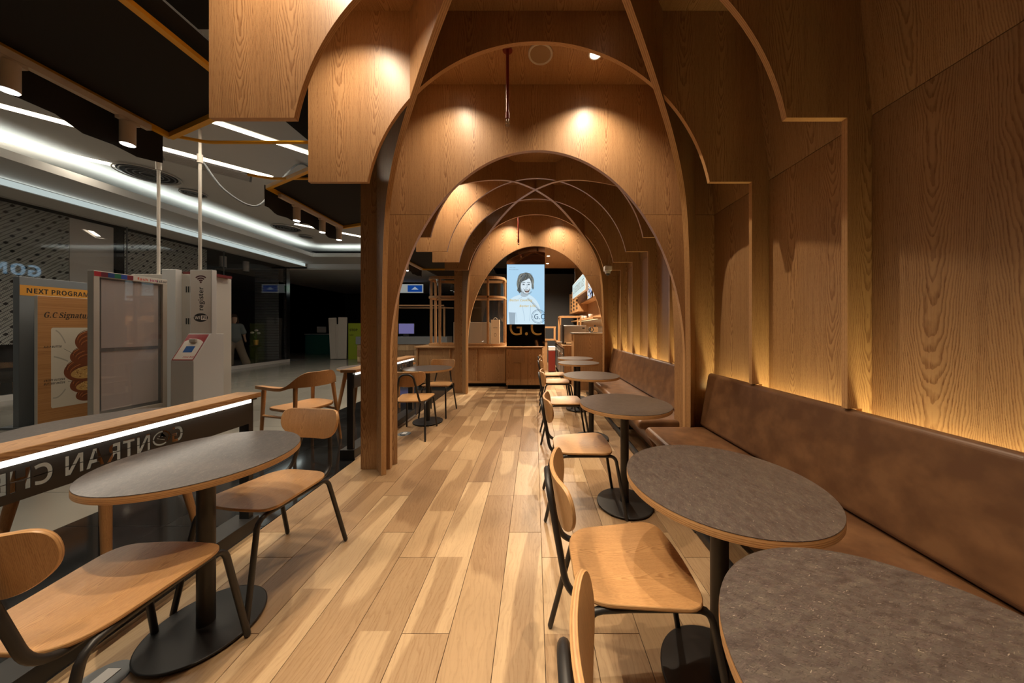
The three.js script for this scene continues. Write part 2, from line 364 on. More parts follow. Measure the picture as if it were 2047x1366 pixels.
// lamps of the shop ceiling
const K = 18, WIDE = 1.07, NARROW = 0.6;
downlight(0.5, CEIL, 2.47, K * 0.62, WIDE, 0.8, 'lit downlight at the right of the round ceiling speaker');
downlight(-0.7, CEIL, 2.47, K * 0.34, WIDE, 0.8, 'downlight hidden behind the second arch board on the left');
downlight(-1.2, CEIL, 1.76, K * 0.5, WIDE, 0.8, 'downlight washing the left end of the second arch board');
downlight(-1.2, CEIL, 1.18, K * 0.6, WIDE, 0.8, 'downlight washing the left end of the nearest arch board');
downlight(-1.2, CEIL, 0.52, K * 0.8, WIDE, 0.8, 'downlight above the left foreground chair');
downlight(0.55, CEIL, 1.17, K * 0.75, 0.5, 0.4, 'downlight above the second bench table, hidden by the nearest arch board');
downlight(0.55, CEIL, 1.78, K * 0.5, 0.5, 0.4, 'downlight between the nearest and the second arch board on the bench side');
downlight(0.5, CEIL, -0.12, K * 0.75, NARROW, 0.4, 'downlight behind the camera on the bench side');
downlight(-0.5, CEIL, -0.12, K * 0.75, NARROW, 0.4, 'downlight behind the camera on the rail side');
downlight(0.5, CEIL, 3.12, K * 0.75, NARROW, 0.5, 'downlight behind the nearer portal on the bench side');
downlight(-0.5, CEIL, 3.12, K * 0.75, NARROW, 0.5, 'downlight behind the nearer portal on the rail side');
downlight(-1.1, CEIL, 3.77, K * 0.65, WIDE, 0.8, 'downlight washing the left end of the second far arch board');
downlight(-1.1, CEIL, 4.42, K * 0.5, WIDE, 0.8, 'downlight washing the left end of the third far arch board');
downlight(-0.5, CEIL, 5.73, K * 0.65, WIDE, 0.8, 'left one of the two downlights in front of the far portal');
downlight(0.5, CEIL, 5.73, K * 0.65, WIDE, 0.8, 'right one of the two downlights in front of the far portal');
// ceiling speaker, sprinklers
{
  const t = thing('ceiling_speaker', 'round white-rimmed ceiling speaker beside the red sprinkler pipe', 'speaker', [0.05, CEIL, 2.47]);
  mesh('speaker_rim', new THREE.TorusGeometry(0.092, 0.010, 10, 40).rotateX(Math.PI / 2).translate(0, -0.004, 0), M.offwhite, t);
  mesh('speaker_grille', new THREE.CylinderGeometry(0.086, 0.086, 0.008, 40).translate(0, -0.004, 0), std({ color: new THREE.Color().setRGB(0.30, 0.20, 0.11), roughness: 0.8 }), t);
  const sprinkler = (x, d, len, label) => {
    const s = thing('sprinkler_pipe', label, 'sprinkler', [x, CEIL, d], 0, 'red sprinkler drops');
    mesh('flange', new THREE.CylinderGeometry(0.036, 0.04, 0.012, 24).translate(0, -0.006, 0), M.red, s);
    mesh('pipe', new THREE.CylinderGeometry(0.0135, 0.0135, len, 16).translate(0, -len / 2, 0), M.red, s);
    mesh('coupling', new THREE.CylinderGeometry(0.018, 0.018, 0.045, 16).translate(0, -len + 0.01, 0), M.red, s);
    const h = mesh('sprinkler_head', mg([new THREE.CylinderGeometry(0.013, 0.016, 0.03, 12).translate(0, -len - 0.02, 0), new THREE.TorusGeometry(0.013, 0.003, 6, 16).translate(0, -len - 0.045, 0)]), M.chrome, s);
    mesh('deflector', new THREE.CylinderGeometry(0.018, 0.018, 0.004, 16).translate(0, -len - 0.062, 0), M.chrome, h);
  };
  sprinkler(-0.215, 2.43, 0.55, 'long red sprinkler pipe hanging left of the ceiling speaker');
  sprinkler(-0.30, 5.72, 0.60, 'small distant red sprinkler pipe in front of the far portal');
  const c = thing('dome_camera', 'white dome camera on the right side of the far portal', 'camera', [1.29, 2.39, 5.30]);
  mesh('bracket', new THREE.BoxGeometry(0.02, 0.20, 0.02).translate(0.03, 0.10, 0), M.oak, c);
  mesh('housing', new RoundedBoxGeometry(0.13, 0.09, 0.11, 2, 0.015).translate(0, -0.045, 0), M.white, c);
  mesh('collar', new THREE.CylinderGeometry(0.05, 0.045, 0.04, 20).translate(0, -0.11, 0), M.white, c);
  mesh('dome', new THREE.SphereGeometry(0.036, 16, 10).translate(0, -0.13, 0), M.black, c);
}

// ================= benches =================
function bench(d0, d1, label) {
  const t = thing('leather_bench', label, 'bench', [0, 0, 0], 0, 'brown leather wall benches');
  const L = d1 - d0, along = (sh, r) => { const g = new THREE.ExtrudeGeometry(sh, { depth: L - 2 * r, bevelEnabled: true, bevelSize: r, bevelThickness: r, bevelSegments: 4, curveSegments: 8 }); g.translate(0, 0, -(d1 - r)); return metreUV(g.index ? g.toNonIndexed() : g); };
  const r = 0.022, back = new THREE.Shape();
  const rp = (s, pts, f) => { pts.forEach(([x, y], i) => { const a = pts[(i + pts.length - 1) % pts.length], c = pts[(i + 1) % pts.length]; const la = Math.hypot(a[0] - x, a[1] - y), lc = Math.hypot(c[0] - x, c[1] - y); const p = [x + (a[0] - x) * f / la, y + (a[1] - y) * f / la], q = [x + (c[0] - x) * f / lc, y + (c[1] - y) * f / lc]; if (i) s.lineTo(...p); else s.moveTo(...p); s.quadraticCurveTo(x, y, ...q); }); s.closePath(); };
  rp(back, [[1.475 + r, 0.432 + r], [1.545 + r, 0.905 - r], [1.600 - r, 0.905 - r], [1.600 - r, 0.432 + r]], 0.012);
  mesh('backrest', along(back, r), M.leather, t);
  const seat = new THREE.Shape(), q = 0.03; rp(seat, [[0.985 + q, 0.335 + q], [0.985 + q, 0.428 - q], [1.64 - q, 0.428 - q], [1.64 - q, 0.335 + q]], 0.016);
  mesh('seat_cushion', along(seat, q), M.leather, t);
  const val = new THREE.Shape(); rp(val, [[1.06, 0.335], [1.60, 0.335], [1.60, 0.13], [1.16, 0.13]], 0.02);
  mesh('front_panel', along(val, 0.01), M.leather, t);
  mesh('base_rail', bx(1.02, 1.06, 0.012, 0.05, d0 + 0.03, d1 - 0.03), M.black, t);
  for (let d = d0 + 0.12; d < d1; d += 0.9) { mesh('foot', bx(1.02, 1.55, 0, 0.012, d, d + 0.05), M.black, t); mesh('support', bx(1.2, 1.25, 0.012, 0.13, d, d + 0.05), M.black, t); }
  // light strip behind the backrest, shining up the wall
  const s = thing('bench_light_strip', 'warm light strip behind the backrest of the ' + (d0 < 1 ? 'near' : 'far') + ' bench', 'light strip', [0, 0, 0], 0, 'light strips behind the benches');
  mesh('channel', bx(1.606, 1.656, 0.70, 0.718, d0 + 0.04, d1 - 0.04), M.steel, s);
  mesh('diffuser', bx(1.612, 1.650, 0.718, 0.724, d0 + 0.05, d1 - 0.05), M.ledWarm, s);
  area('bench_glow', 1.631, 0.73, (d0 + d1) / 2, L - 0.1, 0.034, 1.66, 3, (d0 + d1) / 2, [1, 0.83, 0.38], 85);
}
bench(-0.9, 2.70, 'near leather bench along the right wall, cut by the right picture edge');
bench(2.87, 5.98, 'far leather bench between the two oak portals');

// ================= tables =================
function makeTable() {
  const t = thing('round_table', '', 'table', [0, 0, 0], 0, 'round cafe tables with dark tops');
  const R = 0.325;
  const lay = (y) => (a, b, c) => new THREE.Vector3(a, y + c, -b);
  const top = mesh('table_top', plate((k) => [R * Math.cos(k), R * Math.sin(k)], 0.0025, lay(0.74875), { n: 96, rings: 3, bevel: 0.0006 }), [M.lam, M.lam], t);
  mesh('edge_band', plate((k) => [(R + 0.0005) * Math.cos(k), (R + 0.0005) * Math.sin(k)], 0.025, lay(0.7350), { n: 96, rings: 2, bevel: 0.0015 }), [M.plyThin, M.plyThin], t);
  mesh('mounting_plate', new THREE.CylinderGeometry(0.12, 0.12, 0.008, 32).translate(0, 0.7185, 0), M.black, t);
  mesh('pole', new THREE.CylinderGeometry(0.03, 0.03, 0.70, 32).translate(0, 0.365, 0), M.black, t);
  const prof = [[0, 0.026], [0.03, 0.026], [0.195, 0.020], [0.2, 0.018], [0.2, 0.011], [0, 0.011]].map((p) => new THREE.Vector2(...p));
  mesh('base_plate', new THREE.LatheGeometry(prof, 64), M.black, t);
  for (let i = 0; i < 4; i++) { const a = i * Math.PI / 2 + 0.7; mesh('glide', new THREE.CylinderGeometry(0.014, 0.016, 0.011, 12).translate(0.175 * Math.cos(a), 0.0055, 0.175 * Math.sin(a)), M.blackMatt, t); }
  return t;
}
const table0 = makeTable();
[[0.650, 0.440, 'nearest dark round table, cut by the bottom right corner', 0.3], [0.680, 1.110, 'dark round table second nearest in front of the near bench', 1.9], [0.668, 2.235, 'dark round table third from the camera on the bench side, beside the portal leg', 3.1],
  [0.672, 3.565, 'dark round table fourth from the camera on the bench side', 4.4], [0.712, 4.86, 'second farthest round table on the bench side', 5.0], [0.757, 5.59, 'farthest round table on the bench side, before the tall cabinet', 0.9],
  [-1.428, 1.315, 'dark round table at the left beside the rail with cut-out letters', 2.2], [-1.475, 4.19, 'dark round table on the rail side beyond the portal leg', 2.8]].forEach(([x, d, label, a], i) => {
  if (!i) { table0.position.set(x, 0, -d); table0.rotation.y = a; table0.userData.label = label; } else copy(table0, [x, 0, d], a, label);
});

// ================= chairs =================
function makeChair() {
  const t = thing('cafe_chair', '', 'chair', [0, 0, 0], 0, 'oak and black steel cafe chairs');
  // seat: faces +z
  const out = roundedPoly([[0.212, 0.19], [0, 0.212], [-0.212, 0.19], [-0.172, -0.2], [0.172, -0.2]], [0.075, 0.15, 0.075, 0.11, 0.11], 80);
  mesh('seat', plate(out, 0.014, (a, b, c) => { const dish = -0.012 * (1 - (a / 0.2) ** 2) * Math.exp(-(((b + 0.03) / 0.14) ** 2)) - 0.05 * Math.max(0, b - 0.12) ** 1.4; return new THREE.Vector3(a, 0.452 + dish + c, b).applyAxisAngle(new THREE.Vector3(1, 0, 0), -0.02); }, { n: 80, rings: 10, bevel: 0.003 }), [M.seat, M.plyThin], t);
  const bo = roundedPoly([[0.198, 0.088], [-0.198, 0.088], [-0.206, -0.022], [-0.12, -0.088], [0.12, -0.088], [0.206, -0.022]], [0.075, 0.075, 0.07, 0.10, 0.10, 0.07], 80);
  const RB = 0.42, lean = 0.16;
  mesh('backrest', plate(bo, 0.014, (a, b, c) => { const f = a / RB, r = RB - c; return new THREE.Vector3(r * Math.sin(f), b, RB - r * Math.cos(f)).applyAxisAngle(new THREE.Vector3(1, 0, 0), -lean).add(new THREE.Vector3(0, 0.715, -0.268)); }, { n: 80, rings: 10, bevel: 0.003 }), [M.seat, M.plyThin], t);
  const r = 0.0115;
  for (const s of [-1, 1]) {
    mesh('leg', tube([[s * 0.165, 0.428, 0.09], [s * 0.168, 0.428, 0.205], [s * 0.195, 0.012, 0.275]], r, 0.045, 26), M.black, t);
    mesh('leg', tube([[s * 0.165, 0.428, -0.05], [s * 0.172, 0.428, -0.175], [s * 0.205, 0.012, -0.275]], r, 0.045, 26), M.black, t);
    mesh('seat_rail', tube([[s * 0.165, 0.428, 0.09], [s * 0.165, 0.428, -0.05]], r, 0.01, 4), M.black, t);
  }
  mesh('back_frame', tube([[-0.13, 0.430, 0.06], [-0.135, 0.430, -0.235], [-0.075, 0.775, -0.298], [0.075, 0.775, -0.298], [0.135, 0.430, -0.235], [0.13, 0.430, 0.06]], r, 0.075, 90), M.black, t);
  mesh('cross_bar', tube([[-0.165, 0.4285, 0.0], [0.165, 0.4285, 0.0]], 0.009, 0.01, 4), M.black, t);
  return t;
}
const chair0 = makeChair(), PI = Math.PI;
[[0.345, 0.46, PI / 2, 'nearest chair on the bench side, only its backrest in view at the bottom'], [0.345, 1.11, PI / 2, 'bench-side chair with its whole seat in view, in table shadow'],
  [0.35, 2.235, PI / 2, 'third chair from the camera on the bench side'], [0.35, 3.565, PI / 2, 'fourth chair from the camera on the bench side'], [0.36, 4.86, PI / 2, 'second farthest chair on the bench side'], [0.37, 5.59, PI / 2, 'farthest chair on the bench side'],
  [-1.405, 1.0, PI, 'left foreground chair with a brightly lit seat, back to the camera'], [-1.40, 1.61, -0.15, 'chair facing the camera across the left table'],
  [-1.47, 3.72, PI + 0.06, 'chair with its back to the camera beyond the left portal leg'], [-1.46, 4.60, 0, 'chair facing the camera by the far counter on the rail side']].forEach(([x, d, a, label], i) => {
  if (!i) { chair0.position.set(x, 0, -d); chair0.rotation.y = a; chair0.userData.label = label; } else copy(chair0, [x, 0, d], a, label);
});
// floor socket boxes
for (const [x, d, label] of [[-1.60, 1.11, 'metal floor socket plate under the left foreground chair'], [-1.60, 3.72, 'floor socket plate beside the far chair on the rail side']]) {
  const t = thing('floor_socket', label, 'socket', [x, 0, d], 0, 'round floor sockets');
  mesh('plate', new THREE.CylinderGeometry(0.075, 0.078, 0.004, 32).translate(0, 0.002, 0), M.greyMetal, t);
  mesh('socket_insert', new THREE.BoxGeometry(0.05, 0.003, 0.085).translate(0, 0.0055, 0), M.white, t);
  mesh('lid', new THREE.BoxGeometry(0.06, 0.003, 0.02).translate(0, 0.008, 0.05), M.black, t);
}

// ================= rails with cut-out letters =================
const bold = await new FontLoader().loadAsync('fonts/droid/droid_sans_bold.typeface.json');
const reg = await new FontLoader().loadAsync('fonts/droid/droid_sans_regular.typeface.json');
function letterPanel(text, cap, font, len, h, y0, gap) {
  // reads left to right as +s; returns the panel geometry with letters cut through and stencil bridges
  const panel = new THREE.Shape([[0, 0], [len, 0], [len, h], [0, h]].map((p) => new THREE.Vector2(...p))), islands = [], bars = []; let s = gap;
  for (const ch of text) {
    if (ch === ' ') { s += cap * 0.30; continue; }
    if (ch === '*') {   // the round emblem in place of the O: a ring with a leaf inside
      const r = cap * 0.47, c = [s + r, y0 + cap * 0.5], ring = new THREE.Path(); ring.absarc(c[0], c[1], r, 0, PI * 2); panel.holes.push(ring);
      const isl = new THREE.Shape(); isl.absarc(c[0], c[1], r * 0.78, 0, PI * 2);
      for (const [a, o] of [[0.5, 0.16], [0.5, -0.16], [-0.6, 0.1], [-0.6, -0.2]]) { const hl = new THREE.Path(); const ca = Math.cos(a), sa = Math.sin(a), q = (x, y) => [c[0] + (x * ca - (y + o * r) * sa), c[1] + (x * sa + (y + o * r) * ca)]; if (islands.length > 90) break; const w = r * 0.045, l = a > 0 ? r * 0.5 : r * 0.22; hl.moveTo(...q(-l, -w)); hl.lineTo(...q(l, -w)); hl.lineTo(...q(l, w)); hl.lineTo(...q(-l, w)); hl.closePath(); if (a > 0 || o > 0) isl.holes.push(hl); }
      islands.push(isl); bars.push([c[0] - r - 0.001, c[0] - r * 0.7, c[1] - 0.0015, c[1] + 0.0015], [c[0] + r * 0.7, c[0] + r + 0.001, c[1] - 0.0015, c[1] + 0.0015]);
      s += cap * 1.04; continue;
    }
    const sz = cap, shapes = font.generateShapes(ch, sz); let x0 = 1e9, x1 = -1e9;
    for (const sh of shapes) for (const p of sh.getPoints(8)) { x0 = Math.min(x0, p.x); x1 = Math.max(x1, p.x); }
    for (const sh of shapes) {
      const mv = (pts) => pts.map((p) => new THREE.Vector2((p.x - x0) * 0.76 + s, p.y + y0));
      panel.holes.push(new THREE.Path(mv(sh.getPoints(8))));
      for (const ho of sh.holes) islands.push(new THREE.Shape(mv(ho.getPoints(8)).reverse()));
    }
    bars.push([s - 0.001, s + (x1 - x0) * 0.76 + 0.001, y0 + cap * 0.45, y0 + cap * 0.45 + 0.0025]);
    s += (x1 - x0) * 0.76 + cap * 0.09;
  }
  const opt = { depth: 0.003, bevelEnabled: false, curveSegments: 10 };
  return mg([new THREE.ExtrudeGeometry(panel, opt), ...islands.map((i) => new THREE.ExtrudeGeometry(i, opt)), ...bars.map(([a, b, c, d]) => { const g = new THREE.BoxGeometry(b - a, d - c, 0.003); g.translate((a + b) / 2, (c + d) / 2, 0.0015); return g; })]);
}
function rail(d0, d1, gap, label, lightLabel) {
  const t = thing('low_rail', label, 'rail', [0, 0, 0], 0, 'low rails with cut-out lettering'), L = d1 - d0;
  mesh('wood_cap', bx(-1.915, -1.760, 0.862, 0.892, d0, d1, 0.004, 'x'), M.oakB, t);
  // the panel reads from the mall: letters run from the far end (d1) towards the camera
  const g = letterPanel('G*NTRAN CHERRIER', 0.075, bold, L - 0.06, 0.145, 0.034, gap);
  g.rotateY(PI / 2); // +s -> -z ... mirrored below so that the first letter lies at the far end as seen from the mall
  const p = mesh('letter_panel', g, M.blackPanel, t);
  p.rotation.y = PI; p.position.set(-1.795, 0.703, -(d1 - 0.03));
  mesh('upper_rail', bx(-1.83, -1.79, 0.846, 0.862, d0, d1), M.black, t);
  for (const d of [d0 + 0.02, d1 - 0.045]) mesh('post', bx(-1.86, -1.80, 0.10, 0.862, d, d + 0.03), M.black, t);
  mesh('plinth', bx(-1.92, -1.775, 0, 0.10, d0, d1, 0.003), M.black, t);
  mesh('plinth_lip', bx(-1.775, -1.768, 0, 0.02, d0, d1), M.steel, t);
  const s = thing('rail_light_strip', lightLabel, 'light strip', [0, 0, 0], 0, 'white light strips under the rail caps');
  mesh('diffuser', bx(-1.785, -1.768, 0.8385, 0.8605, d0 + 0.03, d1 - 0.06, 0.003), M.ledWhite, s);
  area('rail_glow', -1.764, 0.848, (d0 + d1) / 2, L - 0.1, 0.018, 0, 0.2, (d0 + d1) / 2, [1, 0.9, 0.74], 5);
}
rail(-0.9, 1.95, 0.375, 'near low rail with wooden cap and mirrored cut-out letters', 'bright white strip under the wooden cap of the near rail');
rail(2.98, 4.50, 0.10, 'far low rail with wooden cap beyond the portal leg', 'short white light strip under the cap of the far rail');

// ================= far end of the shop =================
{
  // case base with battens
  const t = thing('display_counter', 'long oak display counter with battens under the curved glass case', 'counter', [0, 0, 0]);
  mesh('body', bx(-2.62, -0.62, 0.08, 0.86, 6.72, 7.5), M.oak, t);
  mesh('counter_top', bx(-2.66, -0.62, 0.86, 0.895, 6.67, 7.5, 0.004, 'x'), M.oakB, t);
  mesh('kick', bx(-2.60, -0.62, 0, 0.08, 6.78, 7.45), M.blackMatt, t);
  mesh('bottom_rail', bx(-2.62, -0.62, 0.08, 0.13, 6.695, 6.72, 0.002, 'x'), M.oakB, t);
  for (const x of [-2.60, -1.88, -1.28, -0.66]) mesh('batten', bx(x - 0.018, x + 0.018, 0.13, 0.86, 6.695, 6.72, 0.002), M.oakB, t);
  // curved glass case
  const c = thing('curved_glass_case', 'round-cornered wood framed glass case on the display counter', 'display case', [0, 0, 0]);
  const x0 = -2.45, x1 = -0.68, da = 6.76, db = 7.46, y0 = 0.897, y1 = 2.47, rr0 = 0.34;
  const loop = (y, h, w) => {
    const outer = (k) => { const s = new THREE.Shape(), X0 = x0 + k, X1 = x1 - k, Z0 = -db + k, Z1 = -da - k, r = rr0 - k; s.moveTo(X0, Z0); s.lineTo(X1, Z0); s.lineTo(X1, Z1 - r); s.quadraticCurveTo(X1, Z1, X1 - r, Z1); s.lineTo(X0 + r, Z1); s.quadraticCurveTo(X0, Z1, X0, Z1 - r); s.closePath(); return s; };
    const s = outer(0); s.holes.push(new THREE.Path(outer(w).getPoints(10))); const g = new THREE.ExtrudeGeometry(s, { depth: h, bevelEnabled: false, curveSegments: 10 });
    g.rotateX(PI / 2); g.translate(0, y + h, 0); g.applyMatrix4(new THREE.Matrix4().makeScale(1, 1, 1)); return metreUV(g);
  };
  const fix = (g) => { const p = g.attributes.position; for (let i = 0; i < p.count; i++) p.setZ(i, -p.getZ(i)); const ix = g.index; const n = g.attributes.normal; for (let i = 0; i < n.count; i++) n.setZ(i, -n.getZ(i)); return g; };
  const ringY = (y, h, w) => { const g = loop(y, h, w); g.computeBoundingBox(); if (g.boundingBox.max.z > 0) fix(g); return g; };
  mesh('top_rail', ringY(y1 - 0.06, 0.06, 0.05), M.oakB, c);
  mesh('middle_rail', ringY(1.985, 0.045, 0.04), M.oakB, c);
  mesh('sill', ringY(y0, 0.05, 0.06), M.oakB, c);
  for (const [x, d] of [[x0 + 0.02, da + 0.36], [x0 + 0.33, da + 0.022], [x1 - 0.36, da + 0.022], [x1 - 0.02, da + 0.36], [x0 + 0.02, db - 0.02], [x1 - 0.02, db - 0.02], [-1.6, db - 0.02]]) mesh('post', bx(x - 0.025, x + 0.025, y0 + 0.05, y1 - 0.06, d - 0.022, d + 0.022, 0.006), M.oakB, c);
  mesh('pane', bx(x0 + 0.36, x1 - 0.39, y0 + 0.05, 1.98, da + 0.012, da + 0.018), M.glass, c);
  mesh('pane', bx(x0 + 0.36, x1 - 0.39, 2.03, y1 - 0.06, da + 0.012, da + 0.018), M.glass, c);
  for (const s of [0, 1]) for (const [ya, yb] of [[y0 + 0.05, 1.98], [2.03, y1 - 0.06]]) { const g = new THREE.CylinderGeometry(rr0 - 0.01, rr0 - 0.01, yb - ya, 14, 1, true, s ? PI * 0.0 : PI * 1.5, PI / 2); g.translate(s ? x1 - rr0 : x0 + rr0, (ya + yb) / 2, -(da + rr0)); mesh('curved_pane', g, M.glass, c); }
  // things in the case
  const frost = std({ color: new THREE.Color().setRGB(0.42, 0.38, 0.32), roughness: 0.35 });
  tag(mesh('acrylic_screen', bx(-1.52, -1.02, 0.95, 1.44, 6.95, 6.97, 0.005), frost), 'pale translucent acrylic screen inside the curved glass case', 'screen');
  tag(mesh('acrylic_screen', bx(-1.86, -1.66, 0.95, 1.44, 6.95, 6.97, 0.005), frost), 'narrow acrylic screen left of the portal leg inside the glass case', 'screen');
  const bagFace = canvasTex(128, 256, (g, w, h) => { g.fillStyle = '#d8cbb2'; g.fillRect(0, 0, w, h); g.strokeStyle = '#4a4038'; g.lineWidth = 3; g.beginPath(); g.arc(64, 150, 16, 0, 7); g.stroke(); g.fillStyle = '#4a4038'; g.font = '14px sans-serif'; g.textAlign = 'center'; g.fillText('GONTRAN', 64, 84); });
  [[-0.90, 7.02, 0.20, 'cream paper bag with a small round emblem in the glass case', 1.5], [-1.06, 7.10, 0.09, 'narrow cream bag standing behind the printed paper bag', 1.42]].forEach(([x, d, w, label, y]) => {
    const b = thing('paper_bag', label, 'bag', [x, 0.897, d], 0, 'paper bags in the glass case');
    mesh('bag_body', new THREE.BoxGeometry(w, y - 0.9, 0.09).translate(0, (y - 0.9) / 2, 0), std({ map: bagFace, roughness: 0.8 }), b);
    mesh('handle', new THREE.TorusGeometry(w * 0.22, 0.005, 6, 16, PI).translate(0, y - 0.9, 0.03), M.offwhite, b);
  });
  // cash counter
  const k = thing('cash_counter', 'plank-fronted cash counter under the hanging screen', 'counter', [0, 0, 0]);
  mesh('body', bx(-0.60, 0.17, 0.09, 0.88, 6.45, 7.1), M.oak, k);
  for (let i = 0; i < 5; i++) mesh('front_plank', bx(-0.60 + i * 0.154 + 0.002, -0.60 + (i + 1) * 0.154 - 0.002, i === 1 ? 0.09 : 0.09, i === 1 ? 0.56 : 0.86, 6.425, 6.45, 0.002), M.oakB, k);
  const hatch = mesh('hatch_door', bx(-0.47, -0.21, 0.57, 0.84, 6.412, 6.425, 0.003), M.oak, k);
  mesh('counter_top', bx(-0.62, 0.19, 0.88, 0.912, 6.40, 7.12, 0.004, 'x'), M.oakB, k);
  mesh('kick', bx(-0.57, 0.15, 0, 0.09, 6.5, 7.05), M.blackMatt, k);
  const tab = thing('tablet', 'small glowing tablet lying on the cash counter', 'tablet', [-0.19, 0.915, 6.52]);
  mesh('case', new RoundedBoxGeometry(0.13, 0.008, 0.09, 2, 0.003).translate(0, 0.004, 0), M.black, tab);
  mesh('display', new THREE.BoxGeometry(0.118, 0.002, 0.078).translate(0, 0.009, 0), glow(0.75, 0.88, 1, 1.2), tab);
  // hanging screen in its dark glass panel
  const s = thing('hanging_screen', 'portrait screen showing a laughing man in a white shirt, set in dark glass', 'screen', [0, 0, 0]);
  mesh('glass_panel', bx(-0.575, 0.222, 0.925, 3.0, 6.275, 6.29), std({ color: new THREE.Color().setRGB(0.30, 0.20, 0.15), roughness: 0.05, metalness: 1 }), s);
  mesh('bezel', bx(-0.575, 0.218, 1.375, 2.628, 6.245, 6.275, 0.004), M.black, s);
  const face = canvasTex(640, 1040, (g, w, h) => {
    g.fillStyle = '#b4defa'; g.fillRect(0, 0, w, h);
    g.fillStyle = '#8aa4b6'; g.font = '24px sans-serif'; g.fillText('LIVE LOVE', 40, 62); g.fillText('BOULANGERIE', 40, 96);
    // shirt, arm, neck
    g.fillStyle = '#d9f1ff'; g.beginPath(); g.moveTo(14, h); g.lineTo(24, 660); g.quadraticCurveTo(60, 560, 232, 524); g.lineTo(372, 520); g.quadraticCurveTo(520, 590, 566, 760); g.lineTo(610, h); g.fill();
    g.fillStyle = '#a3b6c4'; g.beginPath(); g.moveTo(30, 830); g.lineTo(146, 838); g.lineTo(138, h); g.lineTo(46, h); g.fill();
    g.strokeStyle = '#b4cfe0'; g.lineWidth = 7; for (const [a, b, c, d] of [[150, 830, 172, 1010], [260, 720, 300, 980], [400, 730, 384, 980], [200, 600, 260, 560]]) { g.beginPath(); g.moveTo(a, b); g.quadraticCurveTo((a + c) / 2 + 14, (b + d) / 2, c, d); g.stroke(); }
    g.fillStyle = '#b3c4cf'; g.beginPath(); g.moveTo(236, 400); g.lineTo(234, 540); g.quadraticCurveTo(300, 596, 372, 530); g.lineTo(392, 430); g.fill();
    // head, turned a little, with side-swept hair to the jaw
    g.fillStyle = '#e3f2fb'; g.beginPath(); g.moveTo(222, 300); g.quadraticCurveTo(222, 190, 322, 184); g.quadraticCurveTo(422, 190, 424, 310); g.quadraticCurveTo(424, 420, 388, 478); g.quadraticCurveTo(344, 520, 300, 500); g.quadraticCurveTo(232, 440, 222, 300); g.fill();
    const hair = [[212, 505], [196, 470], [168, 452], [186, 420], [164, 350], [176, 260], [214, 186], [276, 146], [344, 136], [410, 168], [452, 226], [466, 300], [452, 360], [462, 410], [440, 446], [432, 400], [428, 330], [404, 262], [372, 236], [330, 268], [270, 292], [244, 316], [236, 380], [240, 440], [256, 484], [238, 478]];
    g.fillStyle = '#5d6567'; g.beginPath(); hair.forEach(([x, y], i) => { const n = hair[(i + 1) % hair.length]; if (!i) g.moveTo(x, y); g.quadraticCurveTo(x, y, (x + n[0]) / 2, (y + n[1]) / 2); }); g.fill();
    for (let i = 0; i < 90; i++) {
      const left = i < 62, q = hash(i, 1, 5), x0 = 330 + (hash(i, 2, 5) - 0.5) * 50, y0 = 146 + hash(i, 3, 5) * 20;
      const x1 = left ? 176 + q * 62 : 418 + q * 38, y1 = left ? 250 + hash(i, 4, 5) * 230 : 240 + hash(i, 4, 5) * 180, sd = hash(i, 5, 5);
      g.strokeStyle = sd < 0.4 ? '#363d3f' : sd < 0.75 ? '#8a9496' : '#a39d84'; g.lineWidth = 2 + 3 * hash(i, 6, 5);
      g.beginPath(); g.moveTo(x0, y0); g.bezierCurveTo(left ? x0 - 90 : x0 + 60, y0 + 6, left ? x1 - 8 : x1 + 6, y1 - 120, x1, y1); g.stroke();
    }
    for (let i = 0; i < 22; i++) { const a = hash(i, 11, 3); g.strokeStyle = i % 3 ? '#474f51' : '#9c967c'; g.lineWidth = 4; g.beginPath(); g.moveTo(322 + a * 50, 152); g.quadraticCurveTo(318 + a * 50, 226, 250 + a * 96, 290 - a * 26); g.stroke(); }
    for (const [x, t] of [[284, 0.06], [372, -0.04]]) { g.strokeStyle = '#5b666c'; g.lineWidth = 9; g.beginPath(); g.moveTo(x - 30, 318 + t * 60); g.quadraticCurveTo(x, 304, x + 30, 318 - t * 60); g.stroke(); g.fillStyle = '#3c474d'; g.beginPath(); g.ellipse(x, 344, 20, 8, t, 0, 7); g.fill(); g.strokeStyle = '#9fb2bd'; g.lineWidth = 4; g.beginPath(); g.moveTo(x - 26, 362); g.quadraticCurveTo(x, 372, x + 26, 360); g.stroke(); }
    g.strokeStyle = '#9db0bb'; g.lineWidth = 8; g.beginPath(); g.moveTo(338, 340); g.quadraticCurveTo(352, 392, 340, 408); g.quadraticCurveTo(322, 418, 310, 406); g.stroke();
    g.strokeStyle = '#a9bac4'; g.lineWidth = 6; for (const [a, b, c, d] of [[286, 410, 272, 452], [390, 404, 402, 446]]) { g.beginPath(); g.moveTo(a, b); g.quadraticCurveTo((a + c) / 2 - 6, (b + d) / 2, c, d); g.stroke(); }
    g.fillStyle = '#33393c'; g.beginPath(); g.moveTo(288, 432); g.quadraticCurveTo(340, 448, 394, 424); g.quadraticCurveTo(386, 486, 340, 488); g.quadraticCurveTo(302, 484, 288, 432); g.fill();
    g.fillStyle = '#f7fbfd'; g.beginPath(); g.moveTo(298, 438); g.quadraticCurveTo(340, 452, 386, 430); g.lineTo(380, 446); g.quadraticCurveTo(340, 462, 304, 452); g.fill();
    g.fillStyle = '#8d6f63'; g.beginPath(); g.ellipse(346, 476, 34, 12, -0.05, 0, 7); g.fill();
